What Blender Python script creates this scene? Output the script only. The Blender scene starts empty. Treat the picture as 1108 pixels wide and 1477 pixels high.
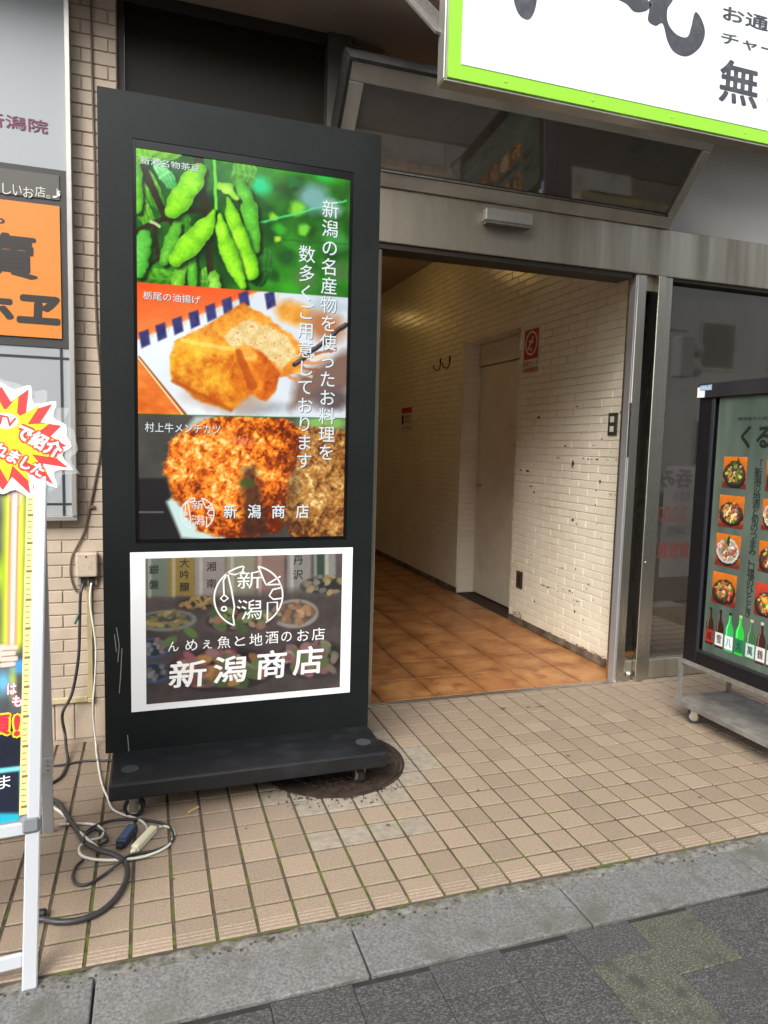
import bpy, bmesh, math, random
import numpy as np
from mathutils import Vector, Matrix
random.seed(7); RNG = np.random.default_rng(7)
sc = bpy.context.scene
COL = sc.collection
rad = math.radians

# ---------------------------------------------------------------- camera
F, YAW, PITCH, ROLL, CH = 1003.5, 0.3257, -0.0946, 0.0254, 1.3276   # solved from the tile grid, posts and screen
W0, H0 = 1108.0, 1477.0
def cam_axes():
    fw = Vector((math.sin(YAW)*math.cos(PITCH), math.cos(YAW)*math.cos(PITCH), math.sin(PITCH)))
    r = Vector((math.cos(YAW), -math.sin(YAW), 0)); u = r.cross(fw)
    return (math.cos(ROLL)*r+math.sin(ROLL)*u, -math.sin(ROLL)*r+math.cos(ROLL)*u, fw)
CR, CU, CF = cam_axes(); CP = Vector((0, 0, CH))
cd = bpy.data.cameras.new('camera'); cam = bpy.data.objects.new('camera', cd); COL.objects.link(cam)
cd.sensor_fit = 'HORIZONTAL'; cd.sensor_width = 36; cd.lens = 36*F/W0; cd.clip_start = 0.05; cd.clip_end = 3000
cam.matrix_world = Matrix(((CR.x, CU.x, -CF.x, CP.x), (CR.y, CU.y, -CF.y, CP.y), (CR.z, CU.z, -CF.z, CP.z), (0, 0, 0, 1)))
sc.camera = cam

# ---------------------------------------------------------------- world, sun, exposure
EXPO = 1.36
SUN_EL, SUN_AZ = rad(40), rad(218)      # overcast: a broad, weak sun over the street behind the camera
w = bpy.data.worlds.new('World'); sc.world = w; w.use_nodes = True
nt = w.node_tree; bg = nt.nodes['Background']
sky = nt.nodes.new('ShaderNodeTexSky'); sky.sky_type = 'NISHITA'; sky.sun_disc = False
sky.sun_elevation = SUN_EL; sky.sun_rotation = SUN_AZ; sky.dust_density = 3.0; sky.air_density = 1.2
hs = nt.nodes.new('ShaderNodeHueSaturation'); hs.inputs['Saturation'].default_value = 0.30
nt.links.new(sky.outputs[0], hs.inputs['Color']); nt.links.new(hs.outputs[0], bg.inputs[0]); bg.inputs[1].default_value = 0.13
sl = bpy.data.lights.new('sun', 'SUN'); sl.energy = 1.3; sl.angle = rad(35); sl.color = (1.0, 0.97, 0.93)
sun = bpy.data.objects.new('sun', sl); COL.objects.link(sun)
sd = Vector((math.sin(SUN_AZ)*math.cos(SUN_EL), math.cos(SUN_AZ)*math.cos(SUN_EL), math.sin(SUN_EL)))
sun.rotation_euler = (-sd).to_track_quat('-Z', 'Y').to_euler(); sun.location = (0, -6, 12)
vs = sc.view_settings; vs.view_transform = 'Standard'; vs.look = 'None'; vs.exposure = EXPO; vs.gamma = 1.0; vs.use_curve_mapping = False
sc.cycles.max_bounces = 8; sc.cycles.use_denoising = True

# ---------------------------------------------------------------- helpers
def lin(c):
    return tuple((x/12.92 if x <= 0.04045 else ((x+0.055)/1.055)**2.4) for x in [v/255.0 for v in c])
def ray(px, py): return CF + CR*((px-W0/2)/F) - CU*((py-H0/2)/F)
def hit(px, py, po, n):
    d = ray(px, py); t = (Vector(po)-CP).dot(n)/d.dot(n); return CP+d*t
def onY(px, py, y): return hit(px, py, (0, y, 0), Vector((0, 1, 0)))
def onX(px, py, x): return hit(px, py, (x, 0, 0), Vector((1, 0, 0)))
def onZ(px, py, z=0.0): return hit(px, py, (0, 0, z), Vector((0, 0, 1)))

class Plane:
    """flat face: origin, right and up; n looks towards the street"""
    def __init__(s, o, r, u): s.o = Vector(o); s.r = Vector(r).normalized(); s.u = Vector(u).normalized(); s.n = s.r.cross(s.u)
    def ab(s, px, py): p = hit(px, py, s.o, s.n)-s.o; return (p.dot(s.r), p.dot(s.u))
    def pt(s, a, b, off=0.0): return s.o+s.r*a+s.u*b+s.n*off

_M = {}
def node(t, kind, **kw):
    n = t.nodes.new(kind)
    for k, v in kw.items():
        if k.startswith('i_'): n.inputs[k[2:].replace('_', ' ')].default_value = v
        else: setattr(n, k, v)
    return n
def mat(name, c, rough=.6, metal=0., c2=None, scale=8., detail=4., contrast=(.35, .65), bump=0., bscale=None, rand=0., spec=.5, coat=0., stretch=None, rough2=None, trans=0., alpha=1., c3=None, scale3=2., con3=(.55, .7)):
    """principled material; c and c2 mixed by world-position noise, c3 a second stain layer; rand = value jitter per object"""
    if name in _M: return _M[name]
    m = bpy.data.materials.new(name); m.use_nodes = True; t = m.node_tree; b = t.nodes['Principled BSDF']; L = t.links.new
    b.inputs['Roughness'].default_value = rough; b.inputs['Metallic'].default_value = metal
    b.inputs['Specular IOR Level'].default_value = spec; b.inputs['Coat Weight'].default_value = coat
    b.inputs['Transmission Weight'].default_value = trans; b.inputs['Alpha'].default_value = alpha
    if coat > 0: b.inputs['Coat IOR'].default_value = 1.9; b.inputs['Coat Roughness'].default_value = .02
    base = (*lin(c), 1)
    geo = node(t, 'ShaderNodeNewGeometry'); pos = geo.outputs['Position']
    if stretch:
        mp = node(t, 'ShaderNodeMapping'); mp.inputs['Scale'].default_value = stretch; L(pos, mp.inputs[0]); pos = mp.outputs[0]
    out = None
    if c2 is not None:
        n = node(t, 'ShaderNodeTexNoise', i_Scale=scale, i_Detail=detail, i_Roughness=.6); L(pos, n.inputs['Vector'])
        r = node(t, 'ShaderNodeMapRange'); r.inputs[1].default_value, r.inputs[2].default_value = contrast; L(n.outputs[0], r.inputs[0])
        mx = node(t, 'ShaderNodeMix', data_type='RGBA'); mx.inputs[6].default_value = base; mx.inputs[7].default_value = (*lin(c2), 1)
        L(r.outputs[0], mx.inputs[0]); out = mx.outputs[2]
        if rough2 is not None:
            rr = node(t, 'ShaderNodeMapRange'); rr.inputs[3].default_value = rough; rr.inputs[4].default_value = rough2
            L(r.outputs[0], rr.inputs[0]); L(rr.outputs[0], b.inputs['Roughness'])
    if c3 is not None:
        n = node(t, 'ShaderNodeTexNoise', i_Scale=scale3, i_Detail=5., i_Roughness=.65); L(geo.outputs['Position'], n.inputs['Vector'])
        r = node(t, 'ShaderNodeMapRange'); r.inputs[1].default_value, r.inputs[2].default_value = con3; L(n.outputs[0], r.inputs[0])
        mx = node(t, 'ShaderNodeMix', data_type='RGBA'); mx.inputs[7].default_value = (*lin(c3), 1)
        if out is not None: L(out, mx.inputs[6])
        else: mx.inputs[6].default_value = base
        L(r.outputs[0], mx.inputs[0]); out = mx.outputs[2]
    if rand > 0:
        oi = node(t, 'ShaderNodeObjectInfo'); r = node(t, 'ShaderNodeMapRange'); r.inputs[3].default_value = 1-rand; r.inputs[4].default_value = 1+rand
        L(oi.outputs['Random'], r.inputs[0]); h = node(t, 'ShaderNodeHueSaturation')
        if out is not None: L(out, h.inputs['Color'])
        else: h.inputs['Color'].default_value = base
        L(r.outputs[0], h.inputs['Value']); out = h.outputs[0]
    if out is not None: L(out, b.inputs['Base Color'])
    else: b.inputs['Base Color'].default_value = base
    if bump > 0:
        n = node(t, 'ShaderNodeTexNoise', i_Scale=bscale or scale*4, i_Detail=4.); L(pos, n.inputs['Vector'])
        bp = node(t, 'ShaderNodeBump', i_Strength=min(1., bump), i_Distance=.002); L(n.outputs[0], bp.inputs['Height']); L(bp.outputs[0], b.inputs['Normal'])
    _M[name] = m; return m
def mat_attr(name, rough=.5, emit=0., gain=1., coat=0.):
    """flat print: colours come from the mesh's own colour attribute"""
    if name in _M: return _M[name]
    m = bpy.data.materials.new(name); m.use_nodes = True; t = m.node_tree; b = t.nodes['Principled BSDF']; L = t.links.new
    a = node(t, 'ShaderNodeAttribute', attribute_name='print')
    b.inputs['Roughness'].default_value = rough; b.inputs['Coat Weight'].default_value = coat; b.inputs['Coat Roughness'].default_value = .05
    if emit > 0:
        b.inputs['Base Color'].default_value = (.005, .005, .005, 1); L(a.outputs['Color'], b.inputs['Emission Color']); b.inputs['Emission Strength'].default_value = emit
    else:
        g = node(t, 'ShaderNodeVectorMath', operation='SCALE'); g.inputs['Scale'].default_value = gain
        L(a.outputs['Color'], g.inputs[0]); L(g.outputs[0], b.inputs['Base Color'])
    _M[name] = m; return m
def mat_emit(name, c, s):
    if name in _M: return _M[name]
    m = bpy.data.materials.new(name); m.use_nodes = True; b = m.node_tree.nodes['Principled BSDF']
    b.inputs['Base Color'].default_value = (.02, .02, .02, 1); b.inputs['Emission Color'].default_value = (*lin(c), 1); b.inputs['Emission Strength'].default_value = s; b.inputs['Roughness'].default_value = .4
    _M[name] = m; return m

def tag(o, label, cat=None, group=None, kind=None):
    if label: o['label'] = label
    if cat: o['category'] = cat
    if group: o['group'] = group
    if kind: o['kind'] = kind
    return o
def thing(name, label, cat, loc=(0, 0, 0), group=None):
    o = bpy.data.objects.new(name, None); o.empty_display_size = .1; COL.objects.link(o); o.location = loc
    return tag(o, label, cat, group)
def link(name, me, m=None, parent=None, smooth=False):
    o = bpy.data.objects.new(name, me); COL.objects.link(o)
    if m and not me.materials: me.materials.append(m)
    if parent: o.parent = parent; o.matrix_parent_inverse = Matrix.Translation(parent_loc(parent)).inverted()
    if smooth:
        for p in me.polygons: p.use_smooth = True
    return o
def parent_loc(p):
    return p.location if p.parent is None else Vector((0, 0, 0))     # parts keep world coordinates
def fin(bm, name, m=None, parent=None, smooth=False):
    me = bpy.data.meshes.new(name); bmesh.ops.recalc_face_normals(bm, faces=bm.faces); bm.to_mesh(me); bm.free()
    return link(name, me, m, parent, smooth)
def box(bm, a, b, bev=0., seg=1):
    n0 = len(bm.verts); a = Vector(a); b = Vector(b); c = (a+b)/2; s = b-a
    r = bmesh.ops.create_cube(bm, size=1, matrix=Matrix.Translation(c) @ Matrix.Diagonal((abs(s.x), abs(s.y), abs(s.z), 1)))
    if bev > 0:
        ed = list({e for v in r['verts'] for e in v.link_edges})
        bmesh.ops.bevel(bm, geom=ed, offset=bev, segments=seg, affect='EDGES', profile=.5)
def obox(bm, o, r, u, n, a, b, bev=0.):
    """box in a rotated frame; a and b give the min and max along r, u, n"""
    t = bmesh.new(); box(t, a, b, bev); r, u, n = Vector(r), Vector(u), Vector(n); o = Vector(o)
    M = Matrix(((r.x, u.x, n.x, o.x), (r.y, u.y, n.y, o.y), (r.z, u.z, n.z, o.z), (0, 0, 0, 1)))
    t.transform(M); me = bpy.data.meshes.new('tmp'); t.to_mesh(me); t.free(); bm.from_mesh(me); bpy.data.meshes.remove(me)
def B(name, a, b, m, parent=None, bev=0., seg=1):
    bm = bmesh.new(); box(bm, a, b, bev, seg); return fin(bm, name, m, parent)
def cyl(bm, p0, p1, r, seg=20, r2=None):
    p0, p1 = Vector(p0), Vector(p1); d = p1-p0
    M = Matrix.Translation((p0+p1)/2) @ d.to_track_quat('Z', 'Y').to_matrix().to_4x4()
    bmesh.ops.create_cone(bm, cap_ends=True, segments=seg, radius1=r, radius2=r if r2 is None else r2, depth=d.length, matrix=M)
def smooth_path(pts, n=8):
    pts = [Vector(p) for p in pts]; out = []
    P = [pts[0]*2-pts[1]]+pts+[pts[-1]*2-pts[-2]]
    for i in range(1, len(P)-2):
        for k in range(n):
            t = k/n; a, b, c, d = P[i-1], P[i], P[i+1], P[i+2]
            out.append(.5*((2*b)+(c-a)*t+(2*a-5*b+4*c-d)*t*t+(3*b-a-3*c+d)*t**3))
    out.append(pts[-1]); return out
def tube(bm, pts, r, seg=8, n=8, smooth=True):
    P = smooth_path(pts, n) if smooth else [Vector(p) for p in pts]
    ref = Vector((.13, .27, .95)); rings = []
    for i, p in enumerate(P):
        d = (P[min(i+1, len(P)-1)]-P[max(i-1, 0)]).normalized()
        a = d.cross(ref); a = a.normalized() if a.length > 1e-4 else Vector((1, 0, 0)); b2 = d.cross(a); ref = a.cross(d) if False else ref
        rings.append([bm.verts.new(p+(a*math.cos(q*2*math.pi/seg)+b2*math.sin(q*2*math.pi/seg))*r) for q in range(seg)])
    for A, C in zip(rings, rings[1:]):
        for q in range(seg): bm.faces.new((A[q], A[(q+1) % seg], C[(q+1) % seg], C[q]))
    bm.faces.new(rings[0]); bm.faces.new(rings[-1][::-1])
def T(name, pts, r, m, parent=None, seg=8, n=8, smooth=True):
    bm = bmesh.new(); tube(bm, pts, r, seg, n, smooth); return fin(bm, name, m, parent, True)

# ---- lettering: font outlines laid flat on a plane
_tx = {}
def text_geo(body, bold=0., line=1.0, align='LEFT', space=1.0):
    k = (body, bold, line, align, space)
    if k not in _tx:
        c = bpy.data.curves.new('lettering', 'FONT'); c.body = body; c.size = 1; c.offset = bold; c.space_line = line; c.align_x = align; c.space_character = space
        c.resolution_u = 3; c.fill_mode = 'BOTH'
        o = bpy.data.objects.new('lettering', c); COL.objects.link(o); bpy.context.view_layer.update()
        me = bpy.data.meshes.new_from_object(o.evaluated_get(bpy.context.evaluated_depsgraph_get()))
        V = np.zeros(len(me.vertices)*3); me.vertices.foreach_get('co', V); V = V.reshape(-1, 3)
        Fc = [tuple(p.vertices) for p in me.polygons]
        bpy.data.objects.remove(o); bpy.data.curves.remove(c); bpy.data.meshes.remove(me); _tx[k] = (V, Fc)
    return _tx[k]
def text_ab(body, pl, a0, b0, a1, b1, off, m, parent, bold=0., mirror=False, line=1., align='LEFT', name='lettering', rot=0., space=1.0, shear=0.):
    """text stretched into the box a0..a1, b0..b1 of plane pl"""
    V, Fc = text_geo(body, 0., line, align, space)
    if len(V) == 0: return None
    offs = np.zeros(len(V))
    if bold > .001:          # heavy lettering: the outline swept round a small circle
        d = bold; n0 = len(V); V0 = V; F0 = Fc; V = [V0]; Fc = list(F0); offs = [offs]
        for k in range(8):
            V.append(V0+np.array([d*math.cos(k*.7854), d*math.sin(k*.7854), 0])); offs.append(np.full(n0, (k+1)*.00003)); Fc += [tuple(i+n0*(k+1) for i in f) for f in F0]
        V = np.concatenate(V); offs = np.concatenate(offs)
    lo, hi = V[:, :2].min(0), V[:, :2].max(0); q = (V[:, :2]-lo)/np.maximum(hi-lo, 1e-6)
    if mirror: q[:, 0] = 1-q[:, 0]
    cx, cy = (a0+a1)/2, (b0+b1)/2; vs_ = []
    for (x, y), ex in zip(q, offs):
        dx, dy = (x-.5)*(a1-a0)+shear*(y-.5)*(b1-b0), (y-.5)*(b1-b0)
        vs_.append(pl.pt(cx+dx*math.cos(rot)-dy*math.sin(rot), cy+dx*math.sin(rot)+dy*math.cos(rot), off+ex))
    me = bpy.data.meshes.new(name); me.from_pydata(vs_, [], Fc); me.update()
    return link(name, me, m, parent)
def text_px(body, pl, u0, v0, u1, v1, off, m, parent, **kw):
    """same, the box given by the photograph's pixels of its top left and bottom right"""
    um, vm = (u0+u1)/2, (v0+v1)/2; a, b = pl.ab(um, vm)
    q = lambda p: (lambda d: (W0/2+F*d.dot(CR)/d.dot(CF), H0/2-F*d.dot(CU)/d.dot(CF)))(p-CP)
    c, r, u = q(pl.pt(a, b)), q(pl.pt(a+.01, b)), q(pl.pt(a, b+.01))
    rx, ry, ux, uy = (r[0]-c[0])*100, (r[1]-c[1])*100, (u[0]-c[0])*100, (c[1]-u[1])*100      # pixels per metre; the slanted text just fills the box
    wa, hb = u1-u0, v1-v0
    A = np.array([[abs(rx), abs(ux)], [abs(ry), abs(uy)]]); sol = np.linalg.solve(A, [wa, hb])
    if min(sol) < .35*min(wa/abs(rx), hb/abs(uy)): sol = [wa/abs(rx), hb/abs(uy)*.7]
    a0, a1, b0, b1 = a-sol[0]/2, a+sol[0]/2, b-sol[1]/2, b+sol[1]/2
    return text_ab(body, pl, a0, b0, a1, b1, off, m, parent, **kw)
def column_px(body, pl, u0, v0, u1, v1, off, m, parent, bold=0., size=1.):
    """vertical line of writing, every character a mesh of its own"""
    (a, bt), (a2, bb) = pl.ab((u0+u1)/2, v0), pl.ab((u0+u1)/2, v1); wd = abs(pl.ab(u1, (v0+v1)/2)[0]-pl.ab(u0, (v0+v1)/2)[0])
    n = len(body); p = (bt-bb)/(n-.12); k = wd/.92*size; a = (a+a2)/2
    for i, ch in enumerate(body):
        V, _ = text_geo(ch)
        lo, hi = V[:, :2].min(0), V[:, :2].max(0); cy = bt-(i+.44)*p
        text_ab(ch, pl, a+(lo[0]-.5)*k, cy+(lo[1]-.38)*k, a+(hi[0]-.5)*k, cy+(hi[1]-.38)*k, off, m, parent, bold=bold)
def poly_ab(pl, pts, off, m, parent, name, thick=0.):
    bm = bmesh.new(); vv = [bm.verts.new(pl.pt(a, b, off)) for a, b in pts]; f = bm.faces.new(vv)
    if thick > 0:
        r = bmesh.ops.extrude_face_region(bm, geom=[f]); bmesh.ops.translate(bm, verts=[v for v in r['geom'] if isinstance(v, bmesh.types.BMVert)], vec=-pl.n*thick)
    return fin(bm, name, m, parent)
def strokes(pl, lines, wd, off, m, parent, name='emblem'):
    """line drawing: each polyline a flat ribbon on the plane"""
    bm = bmesh.new()
    for L in lines:
        L = [Vector((a, b, 0)) for a, b in L]; left, right = [], []
        for i, p in enumerate(L):
            d = (L[min(i+1, len(L)-1)]-L[max(i-1, 0)]).normalized(); nn = Vector((-d.y, d.x, 0))*wd/2
            left.append(bm.verts.new(pl.pt(*(p+nn).xy, off))); right.append(bm.verts.new(pl.pt(*(p-nn).xy, off)))
        for i in range(len(L)-1): bm.faces.new((left[i], left[i+1], right[i+1], right[i]))
    return fin(bm, name, m, parent)

# ---- flat print painter: a grid of points on a plane, coloured point by point
def vnoise(x, y, seed=0):
    xi, yi = np.floor(x).astype(np.int64), np.floor(y).astype(np.int64); fx, fy = x-xi, y-yi
    fx, fy = fx*fx*(3-2*fx), fy*fy*(3-2*fy)
    def h(a, b):
        n = (a*374761393+b*668265263+seed*982451653) & 0x7fffffff; n = (n ^ (n >> 13))*1274126177 & 0x7fffffff
        return ((n ^ (n >> 16)) & 0xffff)/65535.
    return (h(xi, yi)*(1-fx)+h(xi+1, yi)*fx)*(1-fy)+(h(xi, yi+1)*(1-fx)+h(xi+1, yi+1)*fx)*fy
def fbm(x, y, s, seed=0, o=4):
    v, a, t = 0., 1., 0.
    for k in range(o): v = v+a*vnoise(x/s*2**k, y/s*2**k, seed+k*17); t += a; a *= .55
    return v/t
class Print:
    def __init__(s, pl, a0, a1, b0, b1, nx, ny):
        s.pl = pl; s.nx, s.ny = nx, ny
        A, Bb = np.meshgrid(np.linspace(a0, a1, nx), np.linspace(b1, b0, ny)); s.A, s.B = A, Bb
        P = np.array(pl.o)[None, None]+A[..., None]*np.array(pl.r)+Bb[..., None]*np.array(pl.u)-np.array(CP); s.P = P+np.array(CP)
        z = P@np.array(CF); s.x = W0/2+F*(P@np.array(CR))/z; s.y = H0/2-F*(P@np.array(CU))/z      # photo pixel that shows each point of the print
        s.c = np.zeros((ny, nx, 3)); s.x0, s.y0 = s.x.copy(), s.y.copy()
    def warp(s, amp=0., size=6., seed=0):
        """uneven, organic outlines for what is drawn next"""
        s.x = s.x0+(fbm(s.x0, s.y0, size, seed)-.5)*2*amp; s.y = s.y0+(fbm(s.x0, s.y0, size, seed+91)-.5)*2*amp
    def put(s, mask, col):
        m = np.clip(mask, 0, 1)[..., None]; s.c = s.c*(1-m)+np.asarray(col, float)*m
    def ell(s, cx, cy, rx, ry, ang=0., soft=.15):
        c, q = math.cos(ang), math.sin(ang); dx, dy = s.x-cx, s.y-cy
        d = np.sqrt(((dx*c+dy*q)/rx)**2+((-dx*q+dy*c)/ry)**2); return np.clip((1-d)/soft, 0, 1)
    def poly(s, pts, soft=1.5):
        ins = np.zeros(s.x.shape, bool); dm = np.full(s.x.shape, 1e9); n = len(pts)
        for i in range(n):
            (x0, y0), (x1, y1) = pts[i], pts[(i+1) % n]
            cr = ((y0 > s.y) != (y1 > s.y)) & (s.x < (x1-x0)*(s.y-y0)/((y1-y0) or 1e-9)+x0); ins ^= cr
            l2 = (x1-x0)**2+(y1-y0)**2 or 1e-9; t = np.clip(((s.x-x0)*(x1-x0)+(s.y-y0)*(y1-y0))/l2, 0, 1)
            dm = np.minimum(dm, np.hypot(s.x-x0-t*(x1-x0), s.y-y0-t*(y1-y0)))
        return np.clip(.5+np.where(ins, dm, -dm)/soft/2, 0, 1)
    def cap(s, p0, p1, r0, r1=None):
        """(mask, height 0..1) of a tapered capsule"""
        r1 = r0 if r1 is None else r1; (x0, y0), (x1, y1) = p0, p1
        l2 = (x1-x0)**2+(y1-y0)**2 or 1e-9; t = np.clip(((s.x-x0)*(x1-x0)+(s.y-y0)*(y1-y0))/l2, 0, 1)
        d = np.hypot(s.x-x0-t*(x1-x0), s.y-y0-t*(y1-y0)); r = r0+(r1-r0)*t
        return np.clip((r-d)/1.5+.5, 0, 1), np.clip(1-d/r, 0, 1)
    def lerp(s, t, c0, c1): t = np.clip(t, 0, 1)[..., None]; return np.asarray(c0, float)*(1-t)+np.asarray(c1, float)*t
    def build(s, name, m, parent, off=0.):
        n = np.array(s.pl.n)*off; V = (s.P+n).reshape(-1, 3); nx, ny = s.nx, s.ny
        i = np.arange((ny-1)*(nx-1)); r, c = i//(nx-1), i % (nx-1); a = r*nx+c
        Q = np.stack([a+nx, a+nx+1, a+1, a], 1)
        me = bpy.data.meshes.new(name); me.vertices.add(len(V)); me.vertices.foreach_set('co', V.ravel())
        me.loops.add(len(Q)*4); me.loops.foreach_set('vertex_index', Q.ravel()); me.polygons.add(len(Q)); me.polygons.foreach_set('loop_start', np.arange(len(Q))*4)
        me.update(calc_edges=True)
        v = np.clip(s.c, 0, 255)/255.; v = np.where(v <= .04045, v/12.92, ((v+.055)/1.055)**2.4).reshape(-1, 3)
        at = me.color_attributes.new('print', 'FLOAT_COLOR', 'POINT'); at.data.foreach_set('color', np.concatenate([v, np.ones((len(v), 1))], 1).ravel().astype(np.float32))
        return link(name, me, m, parent)

# ---------------------------------------------------------------- materials
M_TILE = mat('paving_tile', (153, 137, 118), .62, c2=(133, 116, 99), scale=160, bump=.45, bscale=420, rand=.11, c3=(94, 80, 64), scale3=22, con3=(.64, .80))
M_TILEG = mat('paving_tile_grey', (152, 143, 128), .7, c2=(132, 122, 107), scale=30, bump=.4, bscale=420, rand=.06)
M_GROUT = mat('paving_grout', (96, 84, 68), .9, c2=(72, 63, 51), scale=12, bump=.5, bscale=300, c3=(88, 96, 34), scale3=6.5, con3=(.53, .62))
M_GUT = mat('gutter_concrete', (124, 124, 121), .85, c2=(88, 88, 85), scale=120, detail=6, bump=.9, bscale=260, rand=.07, c3=(88, 88, 80), scale3=6, con3=(.50, .70))
M_MORT = mat('edge_mortar', (122, 120, 114), .95, c2=(74, 72, 64), scale=45, bump=1., bscale=160, c3=(76, 80, 54), scale3=7, con3=(.58, .74))
def speckle(name, c, c2, pts):
    m = mat(name, c, .85, c2=c2, scale=170, detail=4, contrast=(.46, .68), bump=1., bscale=210, rand=.05, stretch=(.8, 1.5, 1.), c3=pts, scale3=5, con3=(.55, .8)); return m
M_PAV = speckle('paver_dark', (54, 53, 52), (104, 103, 101), (60, 59, 57))
M_PAVG = mat('paver_mossy', (64, 65, 55), .85, c2=(116, 116, 102), scale=170, detail=4, contrast=(.46, .68), bump=1., bscale=210, stretch=(.8, 1.5, 1.), rand=.06, c3=(58, 58, 54), scale3=16, con3=(.54, .66))
M_TERRA = mat('terracotta_floor', (152, 98, 58), .34, c2=(184, 134, 82), scale=6, detail=6, rand=.08, bump=.12, bscale=60, c3=(110, 56, 28), scale3=7, con3=(.5, .75), spec=.4)
def fired_edges(m):
    t = m.node_tree; L = t.links.new; b = t.nodes['Principled BSDF']; src = b.inputs['Base Color'].links[0].from_socket
    tc = node(t, 'ShaderNodeTexCoord'); sx = node(t, 'ShaderNodeSeparateXYZ'); L(tc.outputs['Object'], sx.inputs[0])
    ax, ay = node(t, 'ShaderNodeMath', operation='ABSOLUTE'), node(t, 'ShaderNodeMath', operation='ABSOLUTE'); L(sx.outputs[0], ax.inputs[0]); L(sx.outputs[1], ay.inputs[0])
    mx = node(t, 'ShaderNodeMath', operation='MAXIMUM'); L(ax.outputs[0], mx.inputs[0]); L(ay.outputs[0], mx.inputs[1])
    nz = node(t, 'ShaderNodeTexNoise', i_Scale=9., i_Detail=4.); g = node(t, 'ShaderNodeNewGeometry'); L(g.outputs['Position'], nz.inputs['Vector'])
    ad = node(t, 'ShaderNodeMath', operation='MULTIPLY_ADD'); L(nz.outputs[0], ad.inputs[0]); ad.inputs[1].default_value = .10; L(mx.outputs[0], ad.inputs[2])
    r = node(t, 'ShaderNodeMapRange'); r.inputs[1].default_value = .13; r.inputs[2].default_value = .215; r.inputs[4].default_value = .5; L(ad.outputs[0], r.inputs[0])
    mi = node(t, 'ShaderNodeMix', data_type='RGBA'); L(r.outputs[0], mi.inputs[0]); L(src, mi.inputs[6]); mi.inputs[7].default_value = (*lin((104, 54, 28)), 1); L(mi.outputs[2], b.inputs['Base Color'])
fired_edges(M_TERRA)
M_TGROUT = mat('terracotta_grout', (58, 40, 28), .85)
M_BRICK = mat('beige_brick', (186, 170, 151), .62, c2=(174, 158, 139), scale=9, bump=.25, bscale=160, rand=.05, c3=(150, 130, 114), scale3=3.5, con3=(.6, .85))
M_BRM = mat('beige_mortar', (168, 152, 135), .9, c2=(150, 134, 119), scale=14, bump=.3)
M_WBR = mat('white_painted_brick', (238, 231, 212), .25, c2=(230, 221, 200), scale=3, bump=.3, bscale=70, rand=.02, spec=.5)
M_WMO = mat('white_painted_joint', (234, 226, 208), .5, c2=(216, 206, 186), scale=3)
M_CHIP = mat('bare_brick_chip', (138, 74, 52), .85, c2=(98, 58, 42), scale=60)
M_STEEL = mat('stainless_steel', (206, 201, 190), .24, 1., c2=(176, 170, 158), scale=1.6, detail=6, stretch=(6, 6, .7), bump=.05, bscale=90, rough2=.38)
M_STEELD = mat('weathered_steel', (184, 179, 166), .33, .8, c2=(148, 141, 126), scale=1.2, detail=7, stretch=(7, 7, .5), bump=.06, bscale=80, rough2=.55)
M_ALU = mat('aluminium', (190, 188, 182), .38, .75, c2=(165, 162, 155), scale=4, rough2=.48)
M_GREYPAINT = mat('grey_panel_paint', (182, 180, 174), .35, c2=(172, 170, 164), scale=2)
M_SOFFIT = mat('soffit_paint', (176, 160, 149), .7, c2=(164, 148, 138), scale=2.5, bump=.1, bscale=20)
M_BLACK = mat('black_powder_coat', (15, 20, 19), .5, c2=(19, 25, 23), scale=5, bump=.12, bscale=500, c3=(30, 32, 32), scale3=14, con3=(.66, .8), spec=.28)
M_BLACKD = mat('black_base_dusty', (15, 17, 20), .5, c2=(38, 40, 43), scale=11, detail=6, contrast=(.5, .78), bump=.15, bscale=300)
M_BEZ = mat('bezel_black', (12, 12, 13), .2)
M_RUB = mat('rubber_black', (26, 26, 27), .6, c2=(44, 43, 42), scale=20)
M_CORD = mat('cord_black', (40, 40, 42), .45, c2=(58, 57, 56), scale=30)
M_WCORD = mat('cord_white', (205, 203, 192), .45, c2=(150, 146, 134), scale=40, contrast=(.6, .75))
M_BRCORD = mat('cord_brown', (98, 82, 70), .6)
M_WHITE = mat('white_print', (236, 238, 238), .5)
M_DARKGL = mat('dark_glass', (20, 19, 17), .06, spec=.6)
M_WINGL = mat('brown_tinted_glass', (40, 34, 18), .3, c2=(34, 29, 15), scale=2, spec=.2)
M_IRON = mat('cast_iron', (74, 62, 54), .6, .3, c2=(50, 41, 36), scale=25, bump=.5, bscale=150)
M_INK = mat('black_ink', (34, 32, 32), .5)
M_PLASTW = mat('white_plastic', (214, 211, 200), .4)
M_BEIGEP = mat('beige_plastic', (182, 166, 146), .55, c2=(164, 148, 130), scale=40, contrast=(.5, .7))
M_CEIL = mat('ceiling_paint', (176, 160, 130), .75, c2=(160, 144, 116), scale=2)
M_ASPH = mat('asphalt', (62, 62, 63), .9, c2=(78, 77, 76), scale=120, bump=.8)

# ================================================================ SETTING
tag(B('ground', (-600, -600, -.9), (600, 600, -.16), M_ASPH), None, kind='structure')
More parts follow.
